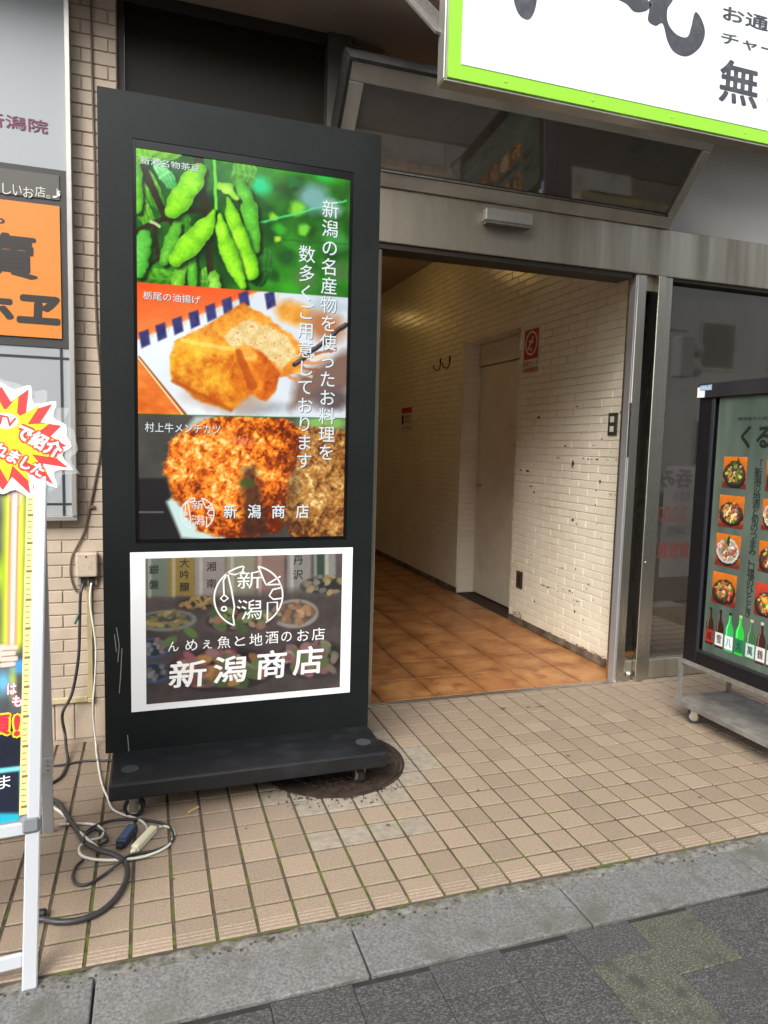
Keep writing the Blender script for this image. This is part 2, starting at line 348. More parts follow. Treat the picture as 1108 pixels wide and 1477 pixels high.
# sidewalk of dark pavers, alternate columns shifted by half a block
side = B('sidewalk', (-9, -1.7, -.16), (11, 1.555, -.0165), mat('sidewalk_bed', (30, 30, 28), .95, c2=(44, 44, 38), scale=20), None)
tag(side, None, kind='structure')
PX, PY, PX0 = .2055, .2035, 1.294
def slab_mesh(name, sx, sy, t, bev, m):
    bm = bmesh.new(); box(bm, (-sx/2, -sy/2, -t), (sx/2, sy/2, 0), bev); me = bpy.data.meshes.new(name); bm.to_mesh(me); bm.free(); me.materials.append(m); return me
pav_me = slab_mesh('paver', PX-.0014, PY-.0014, .03, .0025, M_PAV); pavg_me = slab_mesh('paver_green', PX-.0014, PY-.0014, .03, .0025, M_PAVG)
green = {(0, 0), (-1, 1)}
for i in range(-14, 12):
    for j in range(0, 7):
        y1 = 1.540-(j*PY if i % 2 == 0 else j*PY+PY/2-PY)
        hgt = PY
        if y1 > 1.556:           # half block against the gutter
            me = slab_mesh('paver_half', PX-.0014, PY/2-.0014+.012, .03, .0025, M_PAV) if (i, j) not in green else slab_mesh('paver_half', PX-.0014, PY/2-.0014+.012, .03, .0025, M_PAVG)
            cy = 1.552-(PY/2+.012)/2
        else: me = pavg_me if (i, j) in green or (i*7+j*5) % 29 == 3 else pav_me; cy = y1-PY/2
        o = link('paver', me, None, side); o.location = (PX0+(i+.5)*PX, cy, -.013+random.uniform(-.001, .001))
# gutter of concrete blocks
gut = B('gutter', (-9, 1.557, -.16), (11, 1.7835, -.03), mat('gutter_bed', (70, 69, 62), .95, c2=(54, 56, 40), scale=30, bump=.6)); tag(gut, None, kind='structure')
gx = .527
for i in range(-4, 6):
    x0 = gx+i*.662; wv = .656
    bm = bmesh.new(); box(bm, (x0, 1.560, -.10), (x0+wv, 1.757, -.010), .004, 2)
    bmesh.ops.subdivide_edges(bm, edges=[e for e in bm.edges if e.calc_length() > .3], cuts=20)
    for v in bm.verts:
        if v.co.z > -.03: v.co.z += random.uniform(-.0016, .0012); v.co.y += random.uniform(-.002, .002)
    fin(bm, 'gutter_slab', M_GUT, gut)
bm = bmesh.new(); N = 260      # ragged mortar and dirt against the tile edge
rows = []
for k in range(N+1):
    x = -2.4+k*(6.4/N); wob = fbm(np.array([x*9.]), np.array([0.]), 1., 3)[0]
    yy = 1.752+(wob-.5)*.034; rows.append([bm.verts.new((x, yy-.012, -.03)), bm.verts.new((x, yy, -.0085+random.uniform(-.002, .001))), bm.verts.new((x, 1.772, -.008+random.uniform(-.003, .003))), bm.verts.new((x, 1.784, -.009+random.uniform(-.003, .004)))])
for A, C in zip(rows, rows[1:]):
    for q in range(3): bm.faces.new((A[q], A[q+1], C[q+1], C[q]))
tag(fin(bm, 'mortar_strip', M_MORT, gut, True), 'rough mossy mortar along the tile edge')

# tiled forecourt
fore = B('tiled_forecourt', (-9, 1.785, -.16), (11, 3.30, -.0045), M_GROUT); tag(fore, None, kind='structure')
TS, TG, TX0, TY0 = .1103, .0098, .1647, 1.7845
tile_me = slab_mesh('tile', TS-TG, TS-TG, .012, .0018, M_TILE); tileg_me = slab_mesh('tile_grey', TS-TG, TS-TG, .012, .0018, M_TILEG)
def nosing_mesh():
    """front row: three grip grooves along the edge"""
    bm = bmesh.new(); s = (TS-TG)/2; ys = [-s, -s+.003]; zs = [-.004, 0]
    for k in range(3):
        g = -s+.012+k*.014; ys += [g, g+.002, g+.005, g+.007]; zs += [0, -.003, -.003, 0]
    ys += [s-.002, s]; zs += [0, -.002]
    prof = [(-s, -.03)]+list(zip(ys, zs))+[(s, -.03)]
    A = [bm.verts.new((-s, y, z)) for y, z in prof]; C = [bm.verts.new((s, y, z)) for y, z in prof]
    for q in range(len(prof)-1): bm.faces.new((A[q], A[q+1], C[q+1], C[q]))
    bm.faces.new(A[::-1]); bm.faces.new(C); bmesh.ops.recalc_face_normals(bm, faces=bm.faces)
    me = bpy.data.meshes.new('tile_nosing'); bm.to_mesh(me); bm.free(); me.materials.append(M_TILE); return me
nos_me = nosing_mesh()
MHX, MHY, MHR = .72, 2.72, .298
tiles = []
for j in range(0, 14):
    for i in range(-12, 34):
        x, y = TX0+(i+.5)*TS, TY0+(j+.5)*TS
        d = math.hypot(x-MHX, y-MHY)
        if d < MHR-.085: continue
        grey = d < MHR+.10 and not (y < 2.30 and x < .45) and (x > .42) or (j == 3 and i in (3, 4, 5, 6))
        px = (Vector((x, y, 0))-CP); z = px.dot(CF); u = W0/2+F*px.dot(CR)/z if z > .2 else -999
        tiles.append((0 if -40 < u < 1130 else 1, j if j else 0, abs(u-554), x, y, grey, j))
tiles.sort(key=lambda t: (t[0], t[1]))
rest = bmesh.new()
for k, (vis, _, _, x, y, grey, j) in enumerate(tiles):
    me = nos_me if j == 0 else (tileg_me if grey else tile_me)
    dz, rx, ry = random.uniform(-.0008, .0008), random.uniform(-.004, .004), random.uniform(-.004, .004)
    if k < 300 or grey:
        o = link('tile', me, None, fore); o.location = (x, y, dz); o.rotation_euler = (rx, ry, 0)
    else:
        n0 = len(rest.verts); rest.from_mesh(me); rest.verts.ensure_lookup_table()
        for v in rest.verts[n0:]: v.co += Vector((x, y, dz+v.co.x*ry))
r_ = fin(rest, 'remaining_tiles', M_TILE, fore); tag(r_, None, kind='stuff')

M_MOSS = mat('joint_moss', (92, 102, 34), .95, c2=(66, 70, 34), scale=40, bump=1., bscale=200)
bm = bmesh.new()
def moss(x0, y0, x1, y1, wmax):
    n = 10; L_, R_ = [], []; d = Vector((x1-x0, y1-y0, 0)); s = Vector((-d.y, d.x, 0)).normalized()
    for k in range(n+1):
        p = Vector((x0, y0, -.0035))+d*(k/n); wv = wmax*.5*min(1, 3*k/n, 3*(n-k)/n)*random.uniform(.5, 1.1)+.0002
        L_.append(bm.verts.new(p+s*wv+Vector((0, 0, random.uniform(0, .0015))))); R_.append(bm.verts.new(p-s*wv+Vector((0, 0, random.uniform(0, .0015)))))
    for k in range(n): bm.faces.new((L_[k], L_[k+1], R_[k+1], R_[k]))
for i in range(-6, 14):
    for j in range(0, 6):
        x, y = TX0+i*TS, TY0+j*TS; pr = max(0, .85-j*.17)*(1 if i < 7 else .45)
        if random.random() < pr: a = random.uniform(-.1, .4); moss(x, y+a*TS, x, y+min(1.1, a+random.uniform(.4, .9))*TS, .0088)
        if random.random() < pr*.4: a = random.uniform(0, .4); moss(x+a*TS, y+TS, x+(a+.5)*TS, y+TS, .007)
for k in range(16):
    x = random.uniform(-.4, 1.6); moss(x, 1.779, x+random.uniform(.03, .10), 1.778, .007)
mo = fin(bm, 'joint_moss', M_MOSS); tag(mo, 'yellow green moss growing in the joints of the front tiles', 'moss', kind='stuff')
def stain(px, py, w, h, ang=0.):
    c = onZ(px, py, .0013); b2 = bmesh.new(); k = 14; vv = []
    for q in range(k):
        r = random.uniform(.6, 1.); X, Y = w*r*math.cos(q*2*math.pi/k), h*r*math.sin(q*2*math.pi/k); vv.append(b2.verts.new((c.x+X*math.cos(ang)-Y*math.sin(ang), c.y+X*math.sin(ang)+Y*math.cos(ang), .0013+random.random()*.0001)))
    b2.faces.new(vv); return fin(b2, 'stain', mat('dried_stain', (84, 70, 58), .7), fore)
for a in ((726, 1022, .022, .012, .2), (762, 1020, .014, .012), (780, 1019, .05, .006, .05), (355, 1195, .006, .006), (560, 1190, .01, .008), (905, 1130, .012, .01), (690, 1140, .008, .007), (250, 1268, .008, .006), (1010, 1150, .01, .008), (820, 1090, .012, .01), (160, 1255, .008, .006)): stain(*a)
bm = bmesh.new()          # grit swept against the manhole and the kerb
for k in range(260):
    if k < 90: t = random.uniform(3.3, 5.4); r = MHR+abs(random.gauss(.01, .035)); x, y, z = MHX+r*math.cos(t), MHY+r*math.sin(t), .0012
    else: x = random.uniform(-.7, 2.6); y = 1.758+random.gauss(0, .014); z = -.0095
    q = random.uniform(.0012, .0034); box(bm, (x-q, y-q*.8, z-.001), (x+q, y+q*.8, z+q*1.1))
gt_ = fin(bm, 'grit', mat('grit', (70, 62, 54), .9)); tag(gt_, 'dark grit scattered by the manhole and along the kerb', 'grit', kind='stuff')
# corridor floor, walls, ceiling
CX0, CX1, CY0, CY1, CZ = .93, 2.66, 3.31, 11.2, 3.15
cfl = B('corridor_floor', (CX0-.1, CY0-.01, -.16), (CX1+.3, CY1, -.006), M_TGROUT); tag(cfl, None, kind='structure')
TT = .303
ter_me = slab_mesh('terracotta_tile', TT-.007, TT-.007, .015, .004, M_TERRA)
for j in range(0, 26):
    for i in range(0, 6):
        x, y = 2.66-.002-(i+.5)*TT, CY0+.015+(j+.5)*TT
        o = link('terracotta_tile', ter_me, None, cfl); o.location = (x, y, random.uniform(-.001, .0008)); o.rotation_euler = (random.uniform(-.002, .002), random.uniform(-.002, .002), 0)
ce = B('corridor_ceiling', (CX0-.1, 3.41, CZ), (CX1+.3, CY1, CZ+.1), M_CEIL); tag(ce, None, kind='structure')
cw = thing('corridor_wall', 'white painted brick wall with chipped paint, right side of the passage', 'wall', (CX1, 3.4, 0))
RY0, RY1, RZ, RD = 4.765, 5.762, 2.25, .165      # door recess
bm = bmesh.new()
box(bm, (CX1+.006, 3.38, 0), (CX1+.30, RY0, CZ)); box(bm, (CX1+.006, RY1, 0), (CX1+.30, CY1, CZ)); box(bm, (CX1+.006, RY0+.001, RZ), (CX1+.30, RY1-.001, CZ)); box(bm, (CX1+RD+.06, RY0+.001, 0), (CX1+.30, RY1-.001, RZ-.001))
fin(bm, 'wall_core', M_WMO, cw)
BH, BW, BG = .0515, .2035, .005
def brick_mesh(name, w, h, d, m, bev=.0022):
    """brick slip facing -X: w along Y, h along Z"""
    bm = bmesh.new(); box(bm, (0, -w/2, -h/2), (d, w/2, h/2), bev); me = bpy.data.meshes.new(name); bm.to_mesh(me); bm.free(); me.materials.append(m); return me
wb_cache = {}
def wbm(w):
    k = round(w, 3)
    if k not in wb_cache: wb_cache[k] = brick_mesh('brick', k, BH-BG, .016, M_WBR)
    return wb_cache[k]
cand = []
for r in range(int(CZ/BH)):
    z0 = .005+r*BH; off = (r % 2)*BW/2; y = 3.40-off
    while y < CY1-.05:
        a, b = max(y, 3.40), min(y+BW, CY1); segs = [(a, b)]
        if z0+BH/2 < RZ:
            segs = []
            if a < RY0: segs.append((a, min(b, RY0)))
            if b > RY1: segs.append((max(a, RY1), b))
        for a2, b2 in segs:
            if b2-a2 > .02: cand.append(((a2+b2)/2, z0+BH/2, b2-a2-BG))
        y += BW
cand.sort(key=lambda t: (t[0]-.0)**2+.4*(t[1]-1.2)**2)
rest = bmesh.new()
for k, (yc, zc, wd) in enumerate(cand):
    dx, ty, tz = random.uniform(-.0008, .0008), random.uniform(-.006, .006), random.uniform(-.012, .012)
    if k < 300: o = link('brick', wbm(wd), None, cw); o.location = (CX1+dx, yc, zc); o.rotation_euler = (0, tz, ty); o.matrix_parent_inverse = Matrix.Translation(cw.location).inverted()
    else:
        n0 = len(rest.verts); rest.from_mesh(wbm(wd)); rest.verts.ensure_lookup_table()
        for v in rest.verts[n0:]: c_ = v.co.copy(); v.co = Vector((CX1+dx+c_.x+c_.y*ty*.6+c_.z*tz, yc+c_.y, zc+c_.z))
tag(fin(rest, 'remaining_bricks', M_WBR, cw), None, kind='stuff')
# far jamb of the recess, bricks on the return
for r in range(int(RZ/BH)):
    bm = bmesh.new(); box(bm, (CX1+.02, RY1-.004, r*BH+.007), (CX1+RD+.05, RY1+.012, r*BH+.005+BH-BG), .002); fin(bm, 'brick', M_WBR, cw)
# chips of bare brick where the paint has come off
chips = bmesh.new(); pw = Plane((CX1-.0012, 3.4, 0), (0, -1, 0), (0, 0, 1))
def chip(px, py, w, h):
    a, b = pw.ab(px, py); k = 9; ph = random.random()*6
    vv = [chips.verts.new(pw.pt(a+w*1.5*math.cos(q*2*math.pi/k)*random.uniform(.45, 1.), b+h*1.5*math.sin(q*2*math.pi/k)*random.uniform(.4, 1.), .0012+random.random()*.0004)) for q in range(k)]; chips.faces.new(vv)
c1 = [(258, 290, .02, .007), (228, 340, .006, .007), (635, 186, .01, .005), (655, 182, .01, .002), (525, 575, .013, .007), (455, 695, .012, .006), (600, 745, .014, .02), (595, 780, .008, .01), (705, 700, .01, .004), (755, 708, .006, .006), (790, 712, .01, .003), (840, 712, .013, .005), (950, 714, .004, .003), (1033, 716, .006, .004), (80, 818, .013, .006), (150, 825, .022, .008), (180, 980, .02, .005), (213, 1040, .01, .01), (203, 1130, .006, .005), (873, 930, .011, .009), (870, 945, .006, .006), (832, 1020, .007, .006), (980, 1060, .007, .004), (1025, 1066, .006, .003), (597, 1315, .014, .01), (636, 1355, .006, .006), (825, 1168, .005, .006), (890, 510, .005, .006), (810, 571, .012, .003), (20, 570, .008, .008), (1078, 237, .006, .008), (298, 215, .005, .003), (685, 450, .004, .003), (840, 1356, .005, .004), (980, 640, .005, .003)]
for x, y, a, b in c1: chip(740+x*.1444, 560+y*.1444, a, b)
c2 = [(165, 248, .008, .004), (385, 382, .007, .004), (437, 365, .009, .005), (558, 375, .006, .009), (672, 510, .006, .008), (657, 550, .004, .006), (270, 520, .035, .004), (310, 535, .02, .004), (400, 525, .006, .003), (400, 572, .006, .003), (450, 555, .005, .006), (505, 570, .012, .007), (530, 585, .006, .006), (540, 650, .008, .003), (570, 660, .02, .003), (545, 695, .004, .006), (548, 748, .009, .01), (193, 663, .009, .007), (165, 613, .006, .003), (625, 826, .009, .003), (682, 930, .005, .003), (588, 962, .005, .005), (783, 95, .004, .003), (525, 113, .005, .003), (425, 45, .006, .002), (715, 650, .004, .004), (435, 960, .006, .004)]
for x, y, a, b in c2: chip(740+x*.1625, 760+y*.1625, a, b)
for q in range(70):          # the scraped line above the floor
    t = q/69; x, y = 180+t*670, 880+t*300+random.uniform(-10, 10)
    if random.random() < (.45 if t < .5 else .8): chip(740+x*.1625, 760+y*.1625, random.uniform(.006, .022), random.uniform(.0015, .004))
for q in range(30): chip(740+random.uniform(0, 70)*.1625, 760+random.uniform(755, 830)*.1625, random.uniform(.005, .02), random.uniform(.002, .004))
tag(fin(chips, 'paint_chips', M_CHIP, cw), 'bare brick showing where the white paint has flaked off', kind='stuff')
bm = bmesh.new(); box(bm, (CX1-.006, 3.40, 0), (CX1+.01, RY0, .05), .002); box(bm, (CX1-.006, RY1, 0), (CX1+.01, CY1, .05), .002)
tag(fin(bm, 'skirting', mat('grimy_skirting', (128, 116, 98), .7, c2=(70, 60, 48), scale=9), cw), 'grimy plaster at the foot of the wall')
cl = B('corridor_wall', (CX0-.1, 3.36, 0), (CX0, CY1, CZ), M_WBR); tag(cl, 'plain white painted wall on the left side of the passage', 'wall')
ce2 = B('corridor_wall', (CX0, CY1-.05, 0), (CX1+.3, CY1+.05, CZ), M_WBR); tag(ce2, 'plain white wall closing the far end of the passage', 'wall')
# recessed door
dr = thing('passage_door', 'white painted flush door set back in the passage wall', 'door', (CX1+RD, (RY0+RY1)/2, 0))
M_DOOR = mat('door_paint', (224, 216, 198), .42, c2=(212, 202, 184), scale=4, bump=.06)
bm = bmesh.new(); box(bm, (CX1+RD, RY0+.06, .012), (CX1+RD+.04, RY1-.02, RZ-.20), .003); fin(bm, 'door_panel', M_DOOR, dr)
B('door_head', (CX1+RD-.012, RY0+.02, RZ-.19), (CX1+RD+.05, RY1-.012, RZ-.004), M_DOOR, dr, .002)
B('door_frame', (CX1+RD-.010, RY0+.004, .0), (CX1+RD+.05, RY0+.055, RZ-.20), M_DOOR, dr, .002)
bm = bmesh.new(); cyl(bm, (CX1+RD-.05, RY1-.10, 1.0), (CX1+RD, RY1-.10, 1.0), .012); box(bm, (CX1+RD-.056, RY1-.20, .99), (CX1+RD-.04, RY1-.09, 1.01), .004); fin(bm, 'handle', M_STEEL, dr)
# hallway lamps (their glow shows on the glossy bricks)
M_LAMP = mat_emit('lamp_diffuser', (255, 210, 124), 8.5)
for k, (yl, lab) in enumerate(((6.35, 'nearer round ceiling lamp inside the passage'), (9.3, 'farther round ceiling lamp inside the passage'))):
    l = thing('ceiling_lamp', lab, 'lamp', (1.85, yl, CZ), 'passage ceiling lamps')
    bm = bmesh.new(); cyl(bm, (1.85, yl, CZ-.04), (1.85, yl, CZ-.001), .10, 32); fin(bm, 'lamp_body', M_PLASTW, l)
    bm = bmesh.new(); cyl(bm, (1.85, yl, CZ-.075), (1.85, yl, CZ-.041), .065, 32, .085); fin(bm, 'diffuser', M_LAMP, l)

# building front above and round the entrance
sof = B('soffit', (-6, 2.80, 3.17), (8, 3.6, 3.30), M_SOFFIT); tag(sof, None, kind='structure')
uf = B('upper_facade', (-6, 2.81, 3.301), (8, 3.6, 9.5), mat('upper_render', (150, 142, 132), .8, c2=(138, 130, 121), scale=1.5)); tag(uf, None, kind='structure')
gp = B('wall_panel', (2.73, 3.285, 2.552), (6, 3.42, 3.168), M_GREYPAINT); tag(gp, 'smooth grey metal panel above the steel beam on the right', 'panel')

# left brick wall
WY = 3.195
lw = thing('brick_wall', 'beige brick wall beside the entrance with cables and a signboard', 'wall', (-.3, WY, 0))
M_CORE = M_BRM
bm = bmesh.new(); box(bm, (-4, WY+.0045, 0), (-.118, WY+.25, 3.168)); box(bm, (-.1175, WY+.0965, 0), (.93, WY+.26, 2.36)); fin(bm, 'mortar_bed', M_CORE, lw)
LH, LW = .0538, .205
lb_cache = {}
def lbm(w, h):
    k = (round(w, 3), round(h, 3))
    if k not in lb_cache:
        bm = bmesh.new(); box(bm, (-w/2, 0, -h/2), (w/2, .014, h/2), .002); me = bpy.data.meshes.new('brick'); bm.to_mesh(me); bm.free(); me.materials.append(M_BRICK); lb_cache[k] = me
    return lb_cache[k]
rest = bmesh.new(); SOLD = .196
def lay(xc, zc, w, h, y):
    vis = xc > -.62 and y < WY+.05
    dy, a, b = random.uniform(-.0006, .0006), random.uniform(-.006, .006), random.uniform(-.003, .003)
    if vis: o = link('brick', lbm(w, h), None, lw); o.location = (xc, y+dy, zc); o.rotation_euler = (a, b, 0); o.matrix_parent_inverse = Matrix.Translation(lw.location).inverted()
    else:
        n0 = len(rest.verts); rest.from_mesh(lbm(w, h)); rest.verts.ensure_lookup_table()
        for v in rest.verts[n0:]: v.co += Vector((xc, y+dy, zc))
for y, xa, xb, zt in ((WY, -2.2, -.118, 3.16), (WY+.092, -.116, .93, 2.36)):
    r = 0; z = SOLD
    while z+LH < zt:
        x = xa-(r % 2)*LW/2
        while x < xb:
            a, b = max(x, xa), min(x+LW, xb)
            if b-a > .02: lay((a+b)/2, z+LH/2, b-a-.005, LH-.005, y)
            x += LW
        z += LH; r += 1
    x = xa+.012
    while x+.07 < xb+.03:       # soldier course at the foot
        b = min(x+.078, xb); lay((x+b)/2, .02+(SOLD-.02)/2-.002, b-x-.005, SOLD-.026, y); x += .078
tag(fin(rest, 'remaining_bricks', M_BRICK, lw), None, kind='stuff')

# upper window beside the pier
uw = thing('upper_window', 'dark brown fixed window above the display kiosk', 'window', (.35, 3.28, 2.36))
B('window_frame', (-.117, 3.235, 2.362), (-.092, 3.34, 3.168), mat('bronze_frame', (62, 58, 52), .45, .6), uw)
B('window_head', (-.091, 3.24, 3.118), (.768, 3.34, 3.168), mat('bronze_frame', (62, 58, 52)), uw)
B('window_sill', (-.091, 3.225, 2.362), (.93, 3.34, 2.40), mat('bronze_frame', (62, 58, 52)), uw)
B('pane', (-.0905, 3.285, 2.401), (.768, 3.30, 3.117), M_WINGL, uw)
B('mullion', (.769, 3.225, 2.401), (.878, 3.34, 3.168), mat('grey_mullion', (92, 88, 82), .45, .5), uw)
B('side_panel', (.879, 3.27, 2.401), (1.05, 3.34, 3.168), mat('brown_panel', (112, 92, 70), .5), uw)
T('head_cable', [onY(200, 6, 3.27), onY(300, 18, 3.27), onY(370, 30, 3.27), onY(400, 42, 3.27), onY(450, 50, 3.27), onY(520, 70, 3.26)], .005, mat('cord_taupe', (120, 104, 94), .6), uw)

# ---------------------------------------------------------------- entrance frame
ef = thing('entrance_frame', 'weathered stainless steel door frame and beam round the open passage', 'door frame', (1.8, 3.30, 0))
YF = 3.262
bm = bmesh.new(); box(bm, (.86, YF, 2.300), (6, YF+.15, 2.552), .004); fin(bm, 'header_beam', M_STEELD, ef)
B('header_lip', (.86, YF+.012, 2.272), (2.50, YF+.14, 2.299), mat('dark_track', (66, 62, 56), .5, .7), ef)
B('header_lip', (2.775, YF+.012, 2.282), (6, YF+.14, 2.299), mat('dark_track', (66, 62, 56)), ef)
B('jamb', (1.018, YF+.02, 0), (1.066, YF+.10, 2.271), M_STEEL, ef, .002)
B('jamb', (2.528, YF+.012, 0), (2.540, YF+.066, 2.299), mat('jamb_grey', (176, 178, 182), .4, .6), ef, .002)
B('door_stile', (2.541, YF+.012, .003), (2.600, YF+.10, 2.299), M_STEEL, ef, .003)
B('pocket', (2.601, YF+.09, .15), (2.660, YF+.12, 2.27), mat('pocket_dark', (22, 21, 18), .7), ef)
B('kick_plate', (2.601, YF+.022, .003), (2.660, YF+.088, .118), M_STEELD, ef, .002)
B('pocket_head', (2.601, YF+.03, 2.22), (2.660, YF+.088, 2.299), M_STEELD, ef)
B('post', (2.661, YF-.012, .0), (2.712, YF+.118, 2.299), M_STEEL, ef, .003); B('post', (2.7125, YF+.004, .0), (2.768, YF+.118, 2.299), M_STEEL, ef, .003)
bm = bmesh.new(); cyl(bm, (2.628, YF-.004, .045), (2.628, YF+.03, .045), .018); cyl(bm, (2.628, YF-.007, .045), (2.628, YF-.0035, .045), .010); fin(bm, 'door_stop', M_STEEL, ef, True)
bm = bmesh.new(); box(bm, (1.0, YF+.005, -.003), (2.66, YF+.020, .006), .001); box(bm, (1.0, YF+.03, -.003), (2.66, YF+.046, .004), .001); box(bm, (1.0, YF+.0205, -.01), (2.66, YF+.0295, -.001)); fin(bm, 'threshold_track', M_STEEL, ef)
bm = bmesh.new(); box(bm, (2.529, YF+.006, 1.30), (2.540, YF+.0118, 1.60), .001)
fin(bm, 'latch_strip', mat('latch_dark', (52, 46, 40), .5), ef)
for (zz) in (.70, ): 
    bm = bmesh.new(); cyl(bm, (2.69, YF-.017, zz), (2.69, YF-.011, zz), .009); fin(bm, 'lock_cylinder', M_STEEL, ef)
# automatic door sensor on the beam
sn = thing('door_sensor', 'small silver sensor box on the steel beam above the doorway', 'sensor', (1.71, YF-.02, 2.47))
B('housing', (1.578, YF-.045, 2.452), (1.838, YF-.001, 2.512), M_ALU, sn, .006, 2); B('lens', (1.585, YF-.043, 2.440), (1.832, YF-.002, 2.4515), mat('sensor_lens', (96, 92, 86), .3), sn)

# right shop window
sw = thing('shop_window', 'dark shop window right of the steel post reflecting the street', 'window', (3.4, YF+.05, 0))
B('pane', (2.7685, YF+.055, .118), (4.6, YF+.066, 2.281), mat('street_window_glass', (66, 56, 44), .05, spec=1.0, coat=1., c2=(48, 41, 33), scale=1.2), sw)
B('bottom_rail', (2.7685, YF+.01, .004), (4.6, YF+.10, .117), M_STEELD, sw, .003)
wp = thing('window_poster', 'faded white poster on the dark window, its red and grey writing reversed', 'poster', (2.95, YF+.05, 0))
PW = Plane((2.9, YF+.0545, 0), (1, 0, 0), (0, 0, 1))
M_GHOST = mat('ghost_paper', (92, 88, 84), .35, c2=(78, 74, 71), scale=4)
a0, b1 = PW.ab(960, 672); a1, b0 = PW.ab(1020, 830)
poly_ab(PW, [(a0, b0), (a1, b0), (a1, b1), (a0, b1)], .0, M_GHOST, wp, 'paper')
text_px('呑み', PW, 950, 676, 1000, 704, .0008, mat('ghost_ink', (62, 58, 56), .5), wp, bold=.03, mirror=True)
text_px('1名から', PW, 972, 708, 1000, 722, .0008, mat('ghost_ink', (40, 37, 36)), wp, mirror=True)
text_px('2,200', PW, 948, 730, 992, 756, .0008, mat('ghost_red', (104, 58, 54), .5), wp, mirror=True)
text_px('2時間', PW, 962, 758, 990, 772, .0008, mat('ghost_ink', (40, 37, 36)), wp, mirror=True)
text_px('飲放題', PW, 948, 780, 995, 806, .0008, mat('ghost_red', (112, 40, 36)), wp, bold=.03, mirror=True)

# canted transom window leaning out over the door
cwn = thing('canted_window', 'tilted dark transom window in a silver frame under the soffit', 'window', (1.75, 3.1, 2.56))
cb, ct = Vector((.80, 3.262, 2.556)), Vector((.80, 2.935, 2.915))
cu = (ct-cb); CHT = cu.length; cu = cu.normalized(); cn = Vector((1, 0, 0)).cross(cu); CWD = 1.905
PC = Plane(cb, (1, 0, 0), cu)
def crail(name, a0, b0, a1, b1, n0=-.03, n1=.012, m=M_ALU, bev=.003):
    bm = bmesh.new(); obox(bm, cb, (1, 0, 0), cu, PC.n, (a0, b0, n0), (a1, b1, n1), bev); return fin(bm, name, m, cwn)
crail('bottom_rail', 0, 0, CWD, .070, m=M_ALU); crail('top_rail', 0, CHT-.075, CWD, CHT); crail('stile', 0, .0705, .068, CHT-.0755); crail('stile', CWD-.05, .0705, CWD, CHT-.0755)
crail('pane', .0685, .071, CWD-.0505, CHT-.076, -.012, -.006, mat('transom_glass', (84, 74, 62), .05, spec=.9, coat=.6, c2=(70, 61, 50), scale=3), 0)
crail('gasket', .060, .0650, CWD-.046, .0705, .0122, .014, M_RUB, 0)
crail('top_flashing', -.012, CHT+.001, CWD+.008, CHT+.014, -.10, .02, M_RUB, 0); crail('side_flashing', -.013, 0, -.001, CHT, -.12, .015, M_RUB, 0)
# crack-like joint and strip inside the pane
a_, b_ = PC.ab(812, 160); a2_, b2_ = PC.ab(800, 245)
strokes(PC, [[(a_, b_), (a2_, b2_)]], .003, -.0055, mat('pane_joint', (96, 90, 82), .4), cwn, 'pane_joint')

# ---------------------------------------------------------------- overhead signboard
YS = 2.2
sg = thing('overhead_signboard', 'large white signboard with green border and brush lettering above the doorway', 'signboard', (1.9, YS, 2.5))
SX0, SZ0, SX1, SZ1 = .912, 2.515, 3.05, 3.62
PS = Plane((SX0, YS, SZ0), (1, 0, 0), (0, 0, 1))
B('sign_case', (SX0, YS+.006, SZ0), (SX1, YS+.045, SZ1), M_ALU, sg, .004)
bm = bmesh.new(); box(bm, (SX0+.010, YS-.001, SZ0+.010), (SX1-.010, YS+.0055, SZ1-.010)); fin(bm, 'sign_border', mat('sign_green', (140, 200, 52), .4), sg)
bm = bmesh.new(); box(bm, (SX0+.056, YS-.003, SZ0+.056), (SX1-.056, YS-.0012, SZ1-.056)); fin(bm, 'sign_panel', mat('sign_white', (222, 230, 232), .45), sg)
bm = bmesh.new(); box(bm, (SX0-.004, YS-.006, SZ0-.006), (SX1+.004, YS+.049, SZ0-.0005), .002); box(bm, (SX0-.006, YS-.006, SZ0), (SX0-.0005, YS+.049, SZ1), .002); fin(bm, 'sign_edge', M_ALU, sg)
for k in range(6):
    x = SX0+.22+k*.34
    bm = bmesh.new(); cyl(bm, (x, YS-.003, SZ0+.034), (x, YS-.0015, SZ0+.034), .005, 12); fin(bm, 'screw', mat('sign_screw', (170, 214, 90), .3), sg)
M_SINK = mat('sign_ink', (62, 64, 70), .5, c2=(92, 94, 100), scale=18, contrast=(.5, .8))
text_px('お通し', PS, 1042, 8, 1140, 56, .0035, M_SINK, sg, bold=.025)
text_px('チャージ', PS, 1040, 46, 1150, 92, .0035, M_SINK, sg, bold=.025)
text_px('無し', PS, 1036, 84, 1150, 172, .0035, M_SINK, sg, bold=.02)
def blob(pts, name='brush_lettering'):
    P = smooth_path([Vector((*PS.ab(*p), 0)) for p in pts+[pts[0]]], 6)[:-1]; return poly_ab(PS, [(p.x, p.y) for p in P], .0035, M_SINK, sg, name)
blob([(935, -30), (972, -25), (970, 0), (962, 14), (963, 34), (975, 50), (990, 54), (996, 40), (1002, 18), (1012, 30), (1016, 50), (1008, 70), (990, 82), (972, 76), (962, 60), (955, 35), (945, 38), (934, 30), (936, 10)])
blob([(868, -25), (905, -20), (926, -5), (938, 6), (932, 16), (915, 18), (902, 6), (885, -2), (870, -8)])
blob([(738, -20), (776, -22), (774, 0), (770, 18), (762, 29), (750, 24), (742, 8)])
p0, p1 = onY(641, 50, YS+.03), onZ(572, -22, 3.168)
p0 = Vector((SX0-.002, YS+.03, p0.z)); d_ = (p1-p0)
